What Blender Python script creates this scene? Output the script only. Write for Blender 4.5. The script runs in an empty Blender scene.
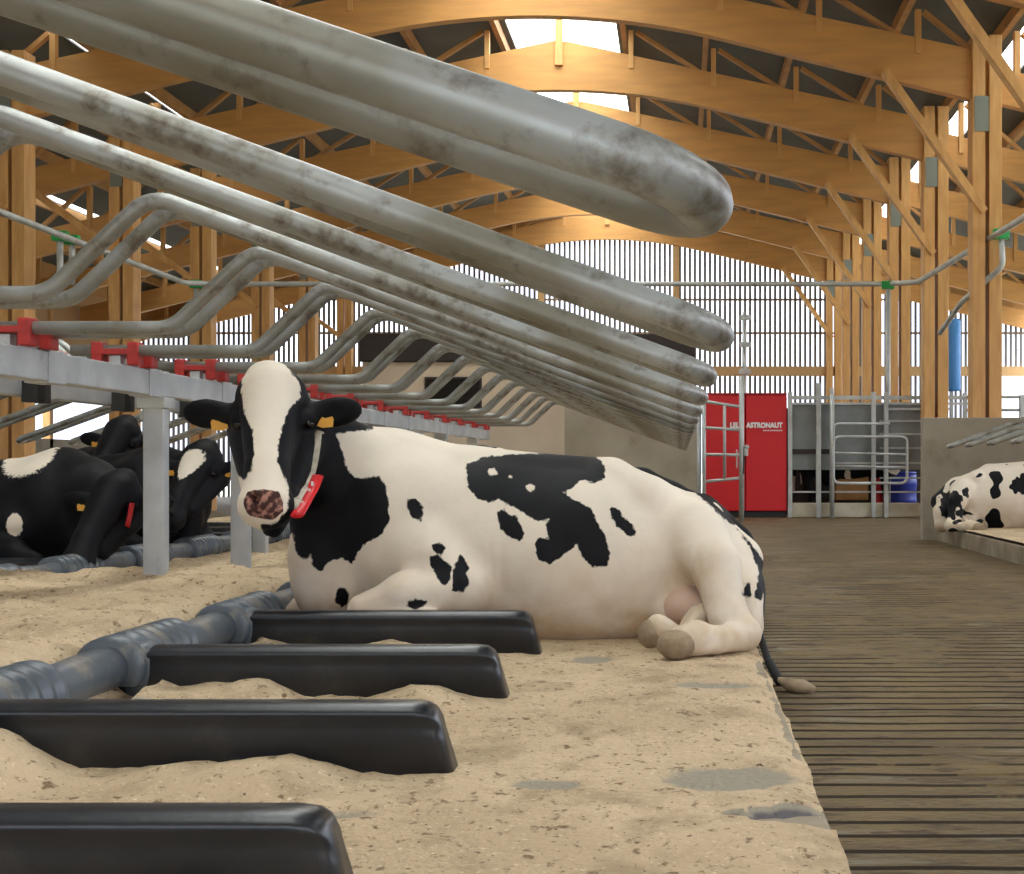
import bpy, bmesh, math, random
import numpy as np
from mathutils import Vector, Matrix, noise

# ------------------------------------------------------------------ camera, world, light
F_PX, VX, VY, CZ = 1450.0, 680.0, 465.0, 1.0       # focal length in pixels, aisle vanishing point, eye height
sc = bpy.context.scene
cam_d = bpy.data.cameras.new('camera'); cam = bpy.data.objects.new('camera', cam_d)
sc.collection.objects.link(cam); sc.camera = cam
cam.location = (0, 0, CZ); cam.rotation_euler = (math.radians(90), 0, 0)
cam_d.sensor_width = 36; cam_d.lens = 36 * F_PX / 1024
cam_d.shift_x = (512 - VX) / 1024; cam_d.shift_y = (VY - 437) / 1024
cam_d.clip_start = 0.05; cam_d.clip_end = 500

w = bpy.data.worlds.new('overcast_sky'); sc.world = w; w.use_nodes = True
nt = w.node_tree; bg = nt.nodes['Background']
tc = nt.nodes.new('ShaderNodeTexCoord'); sx = nt.nodes.new('ShaderNodeSeparateXYZ')
rp = nt.nodes.new('ShaderNodeValToRGB'); rp.color_ramp.elements[0].position = 0.0
rp.color_ramp.elements[0].color = (0.78, 0.86, 1.0, 1); rp.color_ramp.elements[1].position = 0.7
rp.color_ramp.elements[1].color = (0.90, 0.95, 1.0, 1)
nt.links.new(tc.outputs['Generated'], sx.inputs[0]); nt.links.new(sx.outputs['Z'], rp.inputs[0])
nt.links.new(rp.outputs[0], bg.inputs['Color'])
zr = nt.nodes.new('ShaderNodeMapRange'); zr.inputs[1].default_value = 0.0; zr.inputs[2].default_value = 0.75
zr.inputs[3].default_value = 3.0; zr.inputs[4].default_value = 16.0      # an overcast sky is brightest overhead
nt.links.new(sx.outputs['Z'], zr.inputs[0]); nt.links.new(zr.outputs[0], bg.inputs['Strength'])

sun_d = bpy.data.lights.new('sun', 'SUN'); sun = bpy.data.objects.new('sun', sun_d); sc.collection.objects.link(sun)
sun_d.energy = 3.0; sun_d.angle = math.radians(25); sun_d.color = (1, 0.97, 0.92)
sun.rotation_euler = (math.radians(40), math.radians(28), 0)

sc.view_settings.view_transform = 'Standard'; sc.view_settings.look = 'None'
sc.view_settings.gamma = 1.0; sc.view_settings.use_curve_mapping = False
sc.view_settings.exposure = -0.75

C = sc.collection
R = random.Random(7)
def pt(px, py, d):                                  # a place in the barn, read off as bearing and distance
    return Vector(((px - VX) * d / F_PX, d, CZ + (VY - py) * d / F_PX))

# ------------------------------------------------------------------ materials
def mat(name, col, rough=0.7, metal=0.0, var=None, vscale=6.0, stretch=(1, 1, 1), bump=0.0, bscale=40.0,
        spots=None, sscale=12.0, sthr=(0.58, 0.7), spec=0.5):
    m = bpy.data.materials.new(name); m.use_nodes = True; t = m.node_tree; N = t.nodes; L = t.links
    b = N['Principled BSDF']; b.inputs['Roughness'].default_value = rough; b.inputs['Metallic'].default_value = metal
    b.inputs['Specular IOR Level'].default_value = spec
    b.inputs['Base Color'].default_value = (*col, 1)
    tcn = N.new('ShaderNodeTexCoord'); mp = N.new('ShaderNodeMapping'); mp.inputs['Scale'].default_value = stretch
    L.new(tcn.outputs['Object'], mp.inputs[0])
    last = None
    if var:
        n = N.new('ShaderNodeTexNoise'); n.inputs['Scale'].default_value = vscale; n.inputs['Detail'].default_value = 6
        L.new(mp.outputs[0], n.inputs['Vector'])
        r = N.new('ShaderNodeMapRange'); r.inputs[1].default_value = 0.35; r.inputs[2].default_value = 0.65
        L.new(n.outputs['Fac'], r.inputs[0])
        mx = N.new('ShaderNodeMix'); mx.data_type = 'RGBA'; mx.inputs[6].default_value = (*col, 1); mx.inputs[7].default_value = (*var, 1)
        L.new(r.outputs[0], mx.inputs[0]); last = mx.outputs[2]
    if spots:
        n = N.new('ShaderNodeTexNoise'); n.inputs['Scale'].default_value = sscale; n.inputs['Detail'].default_value = 8
        n.inputs['Roughness'].default_value = 0.65
        L.new(mp.outputs[0], n.inputs['Vector'])
        r = N.new('ShaderNodeMapRange'); r.inputs[1].default_value = sthr[0]; r.inputs[2].default_value = sthr[1]
        L.new(n.outputs['Fac'], r.inputs[0])
        mx = N.new('ShaderNodeMix'); mx.data_type = 'RGBA'; mx.inputs[7].default_value = (*spots, 1)
        if last: L.new(last, mx.inputs[6])
        else: mx.inputs[6].default_value = (*col, 1)
        L.new(r.outputs[0], mx.inputs[0]); last = mx.outputs[2]
    if last: L.new(last, b.inputs['Base Color'])
    if bump:
        n = N.new('ShaderNodeTexNoise'); n.inputs['Scale'].default_value = bscale; n.inputs['Detail'].default_value = 5
        L.new(mp.outputs[0], n.inputs['Vector'])
        bp = N.new('ShaderNodeBump'); bp.inputs['Strength'].default_value = 1.0; bp.inputs['Distance'].default_value = bump
        L.new(n.outputs['Fac'], bp.inputs['Height']); L.new(bp.outputs[0], b.inputs['Normal'])
    return m

TIMBER = (0.60, 0.30, 0.085)
M = {}
M['timber'] = mat('glulam_timber', TIMBER, 0.6, var=(0.50, 0.25, 0.075), vscale=1.2, stretch=(1, 1, 7), bump=0.002, bscale=8)
M['timber_v'] = mat('column_timber', (0.66, 0.37, 0.13), 0.6, var=(0.54, 0.28, 0.09), vscale=1.5, stretch=(7, 7, 1), bump=0.002, bscale=8)
M['timber_d'] = mat('brace_timber', (0.50, 0.26, 0.085), 0.65, var=(0.38, 0.19, 0.06), vscale=3)
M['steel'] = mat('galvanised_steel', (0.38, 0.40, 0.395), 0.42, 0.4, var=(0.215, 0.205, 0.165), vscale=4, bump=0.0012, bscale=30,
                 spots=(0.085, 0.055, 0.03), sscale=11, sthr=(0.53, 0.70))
M['steel_far'] = mat('galvanised_rail', (0.56, 0.58, 0.56), 0.5, 0.35, var=(0.42, 0.43, 0.41), vscale=4)
M['steel_beam'] = mat('galvanised_beam', (0.56, 0.58, 0.59), 0.5, 0.35, var=(0.44, 0.46, 0.47), vscale=5, spots=(0.27, 0.25, 0.22), sscale=9, sthr=(0.62, 0.8))
M['red'] = mat('red_clamp_paint', (0.46, 0.028, 0.022), 0.5, var=(0.28, 0.02, 0.018), vscale=9)
M['red_panel'] = mat('red_panel_paint', (0.62, 0.012, 0.018), 0.4)
M['black_plastic'] = mat('black_plastic', (0.009, 0.011, 0.015), 0.30, var=(0.018, 0.020, 0.024), vscale=5, bump=0.0006, bscale=60,
                         spots=(0.07, 0.062, 0.05), sscale=5, sthr=(0.58, 0.9))
M['pipe'] = mat('grey_brisket_pipe', (0.11, 0.13, 0.155), 0.38, var=(0.07, 0.085, 0.10), vscale=4, spots=(0.33, 0.28, 0.21), sscale=7, sthr=(0.54, 0.75))
M['rubber'] = mat('black_rubber', (0.02, 0.02, 0.02), 0.7)
M['deck'] = mat('roof_sheet', (0.115, 0.118, 0.112), 0.7, var=(0.085, 0.088, 0.082), vscale=1.0)
M['concrete'] = mat('concrete', (0.36, 0.32, 0.25), 0.85, var=(0.28, 0.245, 0.185), vscale=1.6, bump=0.003, bscale=20,
                    spots=(0.19, 0.155, 0.105), sscale=2.5, sthr=(0.55, 0.8))
M['kerb'] = mat('kerb_concrete', (0.33, 0.28, 0.205), 0.9, var=(0.20, 0.155, 0.10), vscale=3, bump=0.004, bscale=25)
M['white_kerb'] = mat('pale_concrete', (0.60, 0.55, 0.42), 0.85, var=(0.45, 0.40, 0.30), vscale=3)
M['beige'] = mat('beige_cladding', (0.68, 0.57, 0.42), 0.8, var=(0.60, 0.50, 0.37), vscale=1)
M['dark'] = mat('dark_panel', (0.03, 0.02, 0.018), 0.6)
M['glass'] = mat('dark_window_glass', (0.008, 0.010, 0.011), 0.15)
M['slat'] = mat('weathered_slat', (0.12, 0.11, 0.115), 0.8, var=(0.17, 0.15, 0.14), vscale=2)
M['slat_rail'] = mat('gable_rail_timber', (0.50, 0.31, 0.14), 0.7)
M['grass'] = mat('outside_yard', (0.42, 0.42, 0.37), 0.9, var=(0.34, 0.36, 0.27), vscale=0.3)
M['green'] = mat('green_clip', (0.02, 0.36, 0.08), 0.5)
M['white'] = mat('white_paint', (0.8, 0.8, 0.78), 0.5)
M['blue'] = mat('blue_plastic', (0.018, 0.035, 0.30), 0.4)
M['sky_blue'] = mat('sky_blue_plastic', (0.06, 0.25, 0.60), 0.4)
M['grey_panel'] = mat('brushed_grey_panel', (0.26, 0.28, 0.275), 0.5, 0.2, var=(0.19, 0.205, 0.20), vscale=2)
M['tag'] = mat('yellow_tag', (0.80, 0.40, 0.05), 0.5)
M['eye'] = mat('cow_eye', (0.008, 0.005, 0.004), 0.08)
M['strap'] = mat('collar_webbing', (0.52, 0.47, 0.38), 0.8, var=(0.30, 0.26, 0.2), vscale=20)
M['pink'] = mat('udder_skin', (0.62, 0.46, 0.36), 0.7, var=(0.52, 0.36, 0.27), vscale=7)
M['muck'] = mat('muck', (0.035, 0.024, 0.012), 0.8)
M['plate'] = mat('blue_grey_plate', (0.20, 0.22, 0.19), 0.5, 0.3)
M['hoof'] = mat('dirty_hoof', (0.20, 0.14, 0.085), 0.85, var=(0.33, 0.25, 0.16), vscale=14, bump=0.004, bscale=50)

def sheet_material():                               # translucent roof light
    m = bpy.data.materials.new('translucent_roof_sheet'); m.use_nodes = True; t = m.node_tree; N = t.nodes; L = t.links
    N.remove(N['Principled BSDF']); o = N['Material Output']
    a = N.new('ShaderNodeBsdfTransparent'); a.inputs[0].default_value = (1, .99, .95, 1)
    b = N.new('ShaderNodeBsdfTranslucent'); b.inputs[0].default_value = (.9, .9, .85, 1)
    x = N.new('ShaderNodeMixShader'); x.inputs[0].default_value = 0.25
    L.new(a.outputs[0], x.inputs[1]); L.new(b.outputs[0], x.inputs[2]); L.new(x.outputs[0], o.inputs[0])
    return m
M['sheet'] = sheet_material()

def sand_material():
    m = mat('sawdust_sand', (0.57, 0.44, 0.29), 0.95, var=(0.47, 0.355, 0.23), vscale=2.2, bump=0.012, bscale=45)
    t = m.node_tree; N = t.nodes; L = t.links; b = N['Principled BSDF']; b.inputs['Specular IOR Level'].default_value = 0.1
    src = b.inputs['Base Color'].links[0].from_socket
    tcn = N.new('ShaderNodeTexCoord')
    def layer(src, scale, lo, hi, col, stretch=(1, 1, 1), vor=False):
        mp = N.new('ShaderNodeMapping'); mp.inputs['Scale'].default_value = stretch; L.new(tcn.outputs['Object'], mp.inputs[0])
        n = N.new('ShaderNodeTexNoise'); n.inputs['Scale'].default_value = scale; n.inputs['Detail'].default_value = 7
        n.inputs['Roughness'].default_value = 0.6
        L.new(mp.outputs[0], n.inputs['Vector'])
        r = N.new('ShaderNodeMapRange'); r.inputs[1].default_value = lo; r.inputs[2].default_value = hi; L.new(n.outputs['Fac'], r.inputs[0])
        mx = N.new('ShaderNodeMix'); mx.data_type = 'RGBA'; mx.inputs[7].default_value = (*col, 1)
        L.new(src, mx.inputs[6]); L.new(r.outputs[0], mx.inputs[0]); return mx.outputs[2]
    src = layer(src, 4.5, 0.50, 0.68, (0.36, 0.27, 0.17), (1, .8, 1))
    src = layer(src, 26, 0.59, 0.66, (0.20, 0.135, 0.08), (1, .7, 1))
    src = layer(src, 60, 0.60, 0.70, (0.70, 0.57, 0.40))
    src = layer(src, 62, 0.62, 0.68, (0.11, 0.07, 0.04), (1, .75, 1))
    at = N.new('ShaderNodeAttribute'); at.attribute_name = 'bare'; at.attribute_type = 'GEOMETRY'
    n = N.new('ShaderNodeTexNoise'); n.inputs['Scale'].default_value = 9; n.inputs['Detail'].default_value = 6
    L.new(tcn.outputs['Object'], n.inputs['Vector'])
    ad = N.new('ShaderNodeMath'); ad.operation = 'MULTIPLY_ADD'; ad.inputs[1].default_value = 1.5; ad.inputs[2].default_value = -0.80
    L.new(n.outputs['Fac'], ad.inputs[0])
    a2 = N.new('ShaderNodeMath'); a2.operation = 'ADD'; a2.use_clamp = True
    L.new(at.outputs['Fac'], a2.inputs[0]); L.new(ad.outputs[0], a2.inputs[1])
    r = N.new('ShaderNodeMapRange'); r.inputs[1].default_value = 0.30; r.inputs[2].default_value = 0.75; r.inputs[4].default_value = 0.85; L.new(a2.outputs[0], r.inputs[0])
    mx = N.new('ShaderNodeMix'); mx.data_type = 'RGBA'; mx.inputs[7].default_value = (0.28, 0.26, 0.21, 1)
    L.new(src, mx.inputs[6]); L.new(r.outputs[0], mx.inputs[0])
    r3 = N.new('ShaderNodeMapRange'); r3.inputs[1].default_value = 1.3; r3.inputs[2].default_value = 2.2; L.new(at.outputs['Fac'], r3.inputs[0])
    m3 = N.new('ShaderNodeMix'); m3.data_type = 'RGBA'; m3.inputs[7].default_value = (0.13, 0.12, 0.125, 1)
    L.new(mx.outputs[2], m3.inputs[6]); L.new(r3.outputs[0], m3.inputs[0]); L.new(m3.outputs[2], b.inputs['Base Color'])
    return m
M['sand'] = sand_material()

def floor_material():
    m = mat('mucky_slatted_concrete', (0.150, 0.104, 0.042), 0.62, var=(0.080, 0.052, 0.020), vscale=1.4, stretch=(1, 1.6, 1), bump=0.012, bscale=22)
    t = m.node_tree; N = t.nodes; L = t.links; b = N['Principled BSDF']; b.inputs['Specular IOR Level'].default_value = 0.35
    src = b.inputs['Base Color'].links[0].from_socket
    tcn = N.new('ShaderNodeTexCoord')
    for scale, lo, hi, col, st in ((2.5, .56, .68, (0.19, 0.172, 0.125), (.5, 2.2, 1)), (5, .53, .62, (0.050, 0.030, 0.012), (1, 1.8, 1)), (30, .62, .7, (0.045, 0.026, 0.01), (1, 1, 1)),
                                   (24, .64, .72, (0.27, 0.20, 0.11), (1, 1, 1))):
        mp = N.new('ShaderNodeMapping'); mp.inputs['Scale'].default_value = st; L.new(tcn.outputs['Object'], mp.inputs[0])
        n = N.new('ShaderNodeTexNoise'); n.inputs['Scale'].default_value = scale; n.inputs['Detail'].default_value = 7; n.inputs['Roughness'].default_value = .65
        L.new(mp.outputs[0], n.inputs['Vector'])
        r = N.new('ShaderNodeMapRange'); r.inputs[1].default_value = lo; r.inputs[2].default_value = hi; L.new(n.outputs['Fac'], r.inputs[0])
        mx = N.new('ShaderNodeMix'); mx.data_type = 'RGBA'; mx.inputs[7].default_value = (*col, 1)
        L.new(src, mx.inputs[6]); L.new(r.outputs[0], mx.inputs[0]); src = mx.outputs[2]
    L.new(src, b.inputs['Base Color'])
    return m
M['floor'] = floor_material()

def cow_material(name, white=(0.78, 0.69, 0.57), dirty_shaded=(0.55, 0.42, 0.28)):
    m = bpy.data.materials.new(name); m.use_nodes = True; t = m.node_tree; N = t.nodes; L = t.links
    b = N['Principled BSDF']; b.inputs['Roughness'].default_value = 0.6; b.inputs['Specular IOR Level'].default_value = 0.16
    tcn = N.new('ShaderNodeTexCoord')
    def nz(scale, detail=4, st=None):
        n = N.new('ShaderNodeTexNoise'); n.inputs['Scale'].default_value = scale; n.inputs['Detail'].default_value = detail
        L.new(tcn.outputs['Object'], n.inputs['Vector']); return n.outputs['Fac']
    def attr(a):
        n = N.new('ShaderNodeAttribute'); n.attribute_name = a; n.attribute_type = 'GEOMETRY'; return n.outputs['Fac']
    def math_(op, a, bb, c=None):
        n = N.new('ShaderNodeMath'); n.operation = op
        for i, v in enumerate((a, bb, c)):
            if v is None: continue
            if isinstance(v, (int, float)): n.inputs[i].default_value = v
            else: L.new(v, n.inputs[i])
        return n.outputs[0]
    def rng(v, a, bb, c=0.0, d=1.0):
        n = N.new('ShaderNodeMapRange'); n.inputs[1].default_value = a; n.inputs[2].default_value = bb; n.inputs[3].default_value = c; n.inputs[4].default_value = d
        L.new(v, n.inputs[0]); return n.outputs[0]
    def mix(f, a, bb):
        n = N.new('ShaderNodeMix'); n.data_type = 'RGBA'
        L.new(f, n.inputs[0])
        for i, v in ((6, a), (7, bb)):
            if isinstance(v, tuple): n.inputs[i].default_value = (*v, 1)
            else: L.new(v, n.inputs[i])
        return n.outputs[2]
    coat = mix(rng(nz(3.0, 5), .4, .7), white, tuple(c * 0.88 for c in white))
    coat = mix(math_('MULTIPLY', attr('dirt_shade'), rng(nz(7, 6), .3, .65)), coat, dirty_shaded)
    black = mix(rng(nz(5, 4), .4, .75), (0.004, 0.004, 0.005), (0.010, 0.010, 0.013))
    s = math_('ADD', attr('spot'), math_('MULTIPLY_ADD', nz(38, 3), 0.026, -0.013))
    col = mix(rng(s, -0.003, 0.003), black, coat)
    nose = mix(rng(nz(42, 3), .36, .52), (0.40, 0.20, 0.15), (0.06, 0.024, 0.020))
    col = mix(rng(math_('ADD', attr('nose'), math_('MULTIPLY_ADD', nz(30, 3), 0.6, -0.3)), .45, .55), col, nose)
    L.new(col, b.inputs['Base Color'])
    bp = N.new('ShaderNodeBump'); bp.inputs['Distance'].default_value = 0.003; bp.inputs['Strength'].default_value = 0.6
    L.new(nz(26, 6), bp.inputs['Height']); L.new(bp.outputs[0], b.inputs['Normal'])
    return m
M['cow'] = cow_material('holstein_coat')

# ------------------------------------------------------------------ mesh helpers
def link(name, me, m, parent=None):
    o = bpy.data.objects.new(name, me); C.objects.link(o)
    if m is not None and not me.materials: me.materials.append(m)
    if parent is not None: o.parent = parent
    return o
def bm_obj(name, bm, m, parent=None, smooth=False, loc=None):
    me = bpy.data.meshes.new(name); bmesh.ops.recalc_face_normals(bm, faces=bm.faces); bm.to_mesh(me); bm.free()
    if smooth:
        for p in me.polygons: p.use_smooth = True
    o = link(name, me, m, parent)
    if loc is not None: o.location = loc
    return o
def empty(name, loc, label, cat, group=None, rz=0):
    o = bpy.data.objects.new(name, None); C.objects.link(o); o.location = loc; o.rotation_euler.z = rz
    o.empty_display_size = .1
    return tag(o, label, cat, group)
def tag(o, label=None, cat=None, group=None, kind=None):
    if label: o['label'] = label
    if cat: o['category'] = cat
    if group: o['group'] = group
    if kind: o['kind'] = kind
    return o
def struct(o, label=None): return tag(o, label, None, None, 'structure')

def add_box(bm, a, b, bev=0):
    x0, y0, z0 = a; x1, y1, z1 = b
    vs = [bm.verts.new(p) for p in ((x0,y0,z0),(x1,y0,z0),(x1,y1,z0),(x0,y1,z0),(x0,y0,z1),(x1,y0,z1),(x1,y1,z1),(x0,y1,z1))]
    fs = [bm.faces.new([vs[i] for i in f]) for f in ((0,3,2,1),(4,5,6,7),(0,1,5,4),(1,2,6,5),(2,3,7,6),(3,0,4,7))]
    if bev:
        es = list({e for f in fs for e in f.edges})
        bmesh.ops.bevel(bm, geom=es, offset=bev, segments=2, affect='EDGES', profile=0.5)
def add_beam(bm, p, q, w, h, up=(0, 0, 1), bev=0):   # rectangular bar from p to q
    p = Vector(p); q = Vector(q); d = (q - p).normalized(); u = Vector(up)
    s = d.cross(u)
    if s.length < 1e-4: s = d.cross(Vector((0, 1, 0)))
    s.normalize(); u = s.cross(d)
    vs = []
    for c in (p, q):
        for a, b in ((-1,-1),(1,-1),(1,1),(-1,1)): vs.append(bm.verts.new(c + s*a*w/2 + u*b*h/2))
    fs = [bm.faces.new([vs[i] for i in f]) for f in ((0,1,2,3),(7,6,5,4),(0,4,5,1),(1,5,6,2),(2,6,7,3),(3,7,4,0))]
    if bev: bmesh.ops.bevel(bm, geom=list({e for f in fs for e in f.edges}), offset=bev, segments=2, affect='EDGES')
def add_tube(bm, pts, r, n=16, closed=False, caps=True, radii=None, flat=1.0):
    pts = [Vector(p) for p in pts]; rings = []
    N = len(pts); prev = None
    for i, p in enumerate(pts):
        a = pts[(i-1) % N] if (closed or i > 0) else p; b = pts[(i+1) % N] if (closed or i < N-1) else p
        d = (b - a).normalized()
        if prev is None:
            u = d.cross(Vector((0, 0, 1)));
            if u.length < 0.05: u = d.cross(Vector((0, 1, 0)))
            u.normalize()
        else: u = (prev - d * prev.dot(d)).normalized()
        prev = u; v = d.cross(u); rr = radii[i] if radii else r
        rings.append([bm.verts.new(p + u*math.cos(t)*rr + v*math.sin(t)*rr*flat) for t in [2*math.pi*k/n for k in range(n)]])
    for i in range(N if closed else N-1):
        A = rings[i]; B = rings[(i+1) % N]
        for k in range(n): bm.faces.new((A[k], A[(k+1)%n], B[(k+1)%n], B[k]))
    if caps and not closed: bm.faces.new(rings[0][::-1]); bm.faces.new(rings[-1])
def fillet(pts, rad, seg=8):                        # round the corners of a polyline
    pts = [Vector(p) for p in pts]; out = [pts[0]]
    for i in range(1, len(pts)-1):
        a, b, c = pts[i-1], pts[i], pts[i+1]
        r = rad[i-1] if isinstance(rad, (list, tuple)) else rad
        u = (a-b).normalized(); v = (c-b).normalized(); ang = u.angle(v)
        t = min(r / math.tan(ang/2), (a-b).length*.49, (c-b).length*.49)
        p, q = b + u*t, b + v*t
        for k in range(seg+1):
            s = k/seg; out.append(p*(1-s)**2 + b*2*s*(1-s) + q*s*s)
    out.append(pts[-1]); return out
def add_prism(bm, prof, a, b, axis='y'):            # 2D outline extruded along an axis
    def P(u, v, t): return {'y': (u, t, v), 'x': (t, u, v), 'z': (u, v, t)}[axis]
    A = [bm.verts.new(P(u, v, a)) for u, v in prof]; B = [bm.verts.new(P(u, v, b)) for u, v in prof]
    n = len(prof)
    for k in range(n): bm.faces.new((A[k], A[(k+1)%n], B[(k+1)%n], B[k]))
    bm.faces.new(A[::-1]); bm.faces.new(B)
def add_ball(bm, c, r, seg=16):
    m = Matrix.Translation(c) @ Matrix.Diagonal((*(r if isinstance(r, tuple) else (r, r, r)), 1))
    bmesh.ops.create_uvsphere(bm, u_segments=seg, v_segments=seg//2+2, radius=1, matrix=m)
def nb(): return bmesh.new()

ORD = ['nearest', 'second nearest', 'third nearest', 'fourth nearest', 'fifth nearest', 'sixth nearest', 'seventh nearest', 'eighth nearest', 'ninth nearest',
       'tenth nearest', 'eleventh nearest', 'twelfth nearest', 'thirteenth nearest', 'fourteenth nearest', 'fifteenth nearest', 'sixteenth nearest', 'seventeenth nearest',
       'eighteenth nearest', 'nineteenth nearest', 'twentieth nearest']

# ------------------------------------------------------------------ the shell: floor, beds, roof, gable, side walls
KX, BED = 0.345, 0.21                               # kerb line and bed level
RIDGE = -2.27; YG = 45.4
XL, XR = -17.0, 11.0
FR = [13.8 + 4.5*i for i in range(8)]               # portal frames
def deck_z(x): return 9.65 - 0.22*abs(x - RIDGE)
def arch_b(x):
    u = abs(x - RIDGE); r = 12.2
    return 8.04 - (u*u/(2*r) if u < 3 else 9/(2*r) + (u-3)*3/r)
def arch_t(x): return 8.98 - 0.215*abs(x - RIDGE)

def build_shell():
    # aisle floor: cross grooves, here and there filled with muck
    def fill(x, y):
        v = .5 + .75*noise.fractal(Vector((x*.9, y*.55, 2.0)), 1.0, 2.0, 4) + .35*noise.noise(Vector((x*5, y*3, 9.1)))
        v += .55*min(1, max(0, (y-6.0)/5.0))*(1 if y > 6 else 0)
        return min(1.0, max(0.0, v*1.35 - .35))
    xs = [XL, -6.6] + [.30 + .06*i for i in range(54)] + [6.0, XR]
    prof = []; y = -8.0
    while y < 46.5:
        if y < 1.5 or y > 16: g = 0.6; prof += [(y, 0)]
        else:
            g = 0.155; prof += [(y, 0), (y+.04, 0), (y+.08, 0), (y+g-.036, 0), (y+g-.030, 1), (y+g-.006, 1)]
        y += g
    V = []; nx = len(xs)
    for yy, gr in prof:
        for x in xs:
            f = fill(x, yy) if (.29 < x < 3.5 and 1.5 < yy < 16) else 1.0
            z = .004*noise.noise(Vector((x*3, yy*3, 0))) + max(0, f-.7)*.02*noise.noise(Vector((x*9, yy*9, 4)))
            if gr: z -= .035*(1-f)
            V.append((x, yy, z))
    Fc = [(j*nx+i, j*nx+i+1, (j+1)*nx+i+1, (j+1)*nx+i) for j in range(len(prof)-1) for i in range(nx-1)]
    me = bpy.data.meshes.new('floor'); me.from_pydata(V, [], Fc); me.materials.append(M['floor']); me.materials.append(M['muck'])
    for p in me.polygons:
        zz = [V[i][2] for i in p.vertices]
        if min(zz) < -.012: p.material_index = 1
    fl = link('floor', me, None); struct(fl, 'mucky brown grooved concrete aisle floor')
    bm = nb(); bmesh.ops.create_grid(bm, x_segments=1, y_segments=1, size=150, matrix=Matrix.Translation((0, 30, -0.08)))
    struct(bm_obj('ground', bm, M['grass']), 'yard outside the barn')
    # raised beds
    def bed(name, x0, x1, y0, y1, lab, top=BED-0.02):
        bm = nb(); add_box(bm, (x0, y0, -0.04), (x1, y1, top), 0.012)
        struct(bm_obj(name, bm, M['kerb']), lab)
    bed('trim_1', -6.65, KX-0.005, -2.0, 22.0, 'raised concrete bed on the left carrying both rows of stalls')
    bed('trim_2', 3.41, 7.0, 11.0, 19.2, 'raised concrete bed on the right side of the aisle')
    # roof deck with ridge light and two eaves light strips
    segs = [(XL, -14.3, 0), (-14.3, -14.1, 1), (-14.1, -10.0, 0), (-10.0, -9.85, 1), (-9.85, RIDGE-1.05, 0), (RIDGE-1.05, RIDGE, 1), (RIDGE, RIDGE+1.05, 1),
            (RIDGE+1.05, 5.45, 0), (5.45, 5.9, 1), (5.9, XR, 0)]
    bm = nb(); bw = []
    for a, b, lt in segs:
        if lt: bw.append((a, b)); continue
        n = max(1, int((b-a)/0.25)); pr = []
        add_prism(bm, [(a, deck_z(a)), (b, deck_z(b)), (b, deck_z(b)+.06), (a, deck_z(a)+.06)], -6, YG+.6)
    for y in [FR[0] - 4.5*i - 2.25*j for i in range(0, 4) for j in (0, 1)] + [FR[0] + 2.25*i for i in range(15)]:
        if y > YG: continue
    # purlins under the deck
    bp = nb()
    for x in [RIDGE + s*(1.2 + 1.55*i) for s in (-1, 1) for i in range(9)]:
        if x < XL+.2 or x > XR-.2: continue
        add_box(bp, (x-.05, -5.8, deck_z(x)-.22), (x+.05, YG+.2, deck_z(x)-.012))
    c = bm_obj('ceiling', bm, M['deck']); struct(c, 'dark sheet roof of the barn')
    p = bm_obj('purlin', bp, M['timber_d'], c)
    for i, (a, b) in enumerate(bw):
        bm = nb(); add_prism(bm, [(a, deck_z(a)+.02), (b, deck_z(b)+.02), (b, deck_z(b)+.03), (a, deck_z(a)+.03)], -6, YG+.6)
        f = bm_obj('window_%d' % (i+1), bm, M['sheet']); struct(f, 'translucent roof light strip')
    # gable of upright slats
    bm = nb(); x = XL
    while x < XR:
        top = min(arch_b(x)+.3, deck_z(x))
        if -10.4 < x < 4.7: top = arch_b(x) + .35
        if not (9.3 < x < 10.9): add_box(bm, (x, YG, 0.0), (x+.082, YG+.03, top))
        else:
            add_box(bm, (x, YG, 0), (x+.082, YG+.03, 2.2)); add_box(bm, (x, YG, 3.9), (x+.082, YG+.03, top))
        x += 0.157
    w_ = struct(bm_obj('wall_far', bm, M['slat']), 'far gable of narrow upright slats with daylight between')
    bm = nb()
    add_box(bm, (XL, YG-.16, 3.78), (XR, YG-.01, 4.08))
    bm_obj('rail', bm, M['slat_rail'], w_)
    bm = nb()
    for z in (5.1, 6.15): add_box(bm, (XL, YG+.04, z), (XR, YG+.10, z+.07))
    for px in (676, 541):
        xx = (px-VX)*YG/F_PX; add_box(bm, (xx-.1, YG-.14, 4.08), (xx+.1, YG-.02, arch_b(xx)))
    bm_obj('gable_post', bm, M['slat_rail'], w_)
    bm = nb()
    n = 40; xs = [XL + (XR-XL)*i/n for i in range(n+1)]
    pr = [(x, max(arch_b(x)+.3, 3.5)) for x in xs] + [(x, deck_z(x)) for x in xs[::-1]]
    add_prism(bm, pr, YG+.04, YG+.09); bm_obj('gable_cladding', bm, M['timber_d'], w_)
    # side walls: low concrete, open above
    for nm, x in (('wall_left', XL), ('wall_right', XR)):
        bm = nb(); add_box(bm, (x-.1, -6, -.05), (x+.1, YG, 1.7)); ww = struct(bm_obj(nm, bm, M['concrete']), 'low concrete side wall, open above')
        if nm == 'wall_left':
            bm = nb(); add_box(bm, (x-.06, -6, 3.0), (x+.06, YG, deck_z(x)-.1)); bm_obj('upper_cladding', bm, M['slat_rail'], ww)
        bm = nb()
        y = -6
        while y < YG:
            add_box(bm, (x-.1, y-.1, 1.1), (x+.1, y+.1, deck_z(x))); y += 4.5
        add_box(bm, (x-.12, -6, deck_z(x)-.5), (x+.12, YG, deck_z(x)-.02))
        bm_obj('wall_post', bm, M['timber_v'], ww)
    bm = nb(); xs = [XL + (XR-XL)*i/40 for i in range(41)]  # unseen gable behind the viewer, added to cut flat frontal daylight
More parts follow.
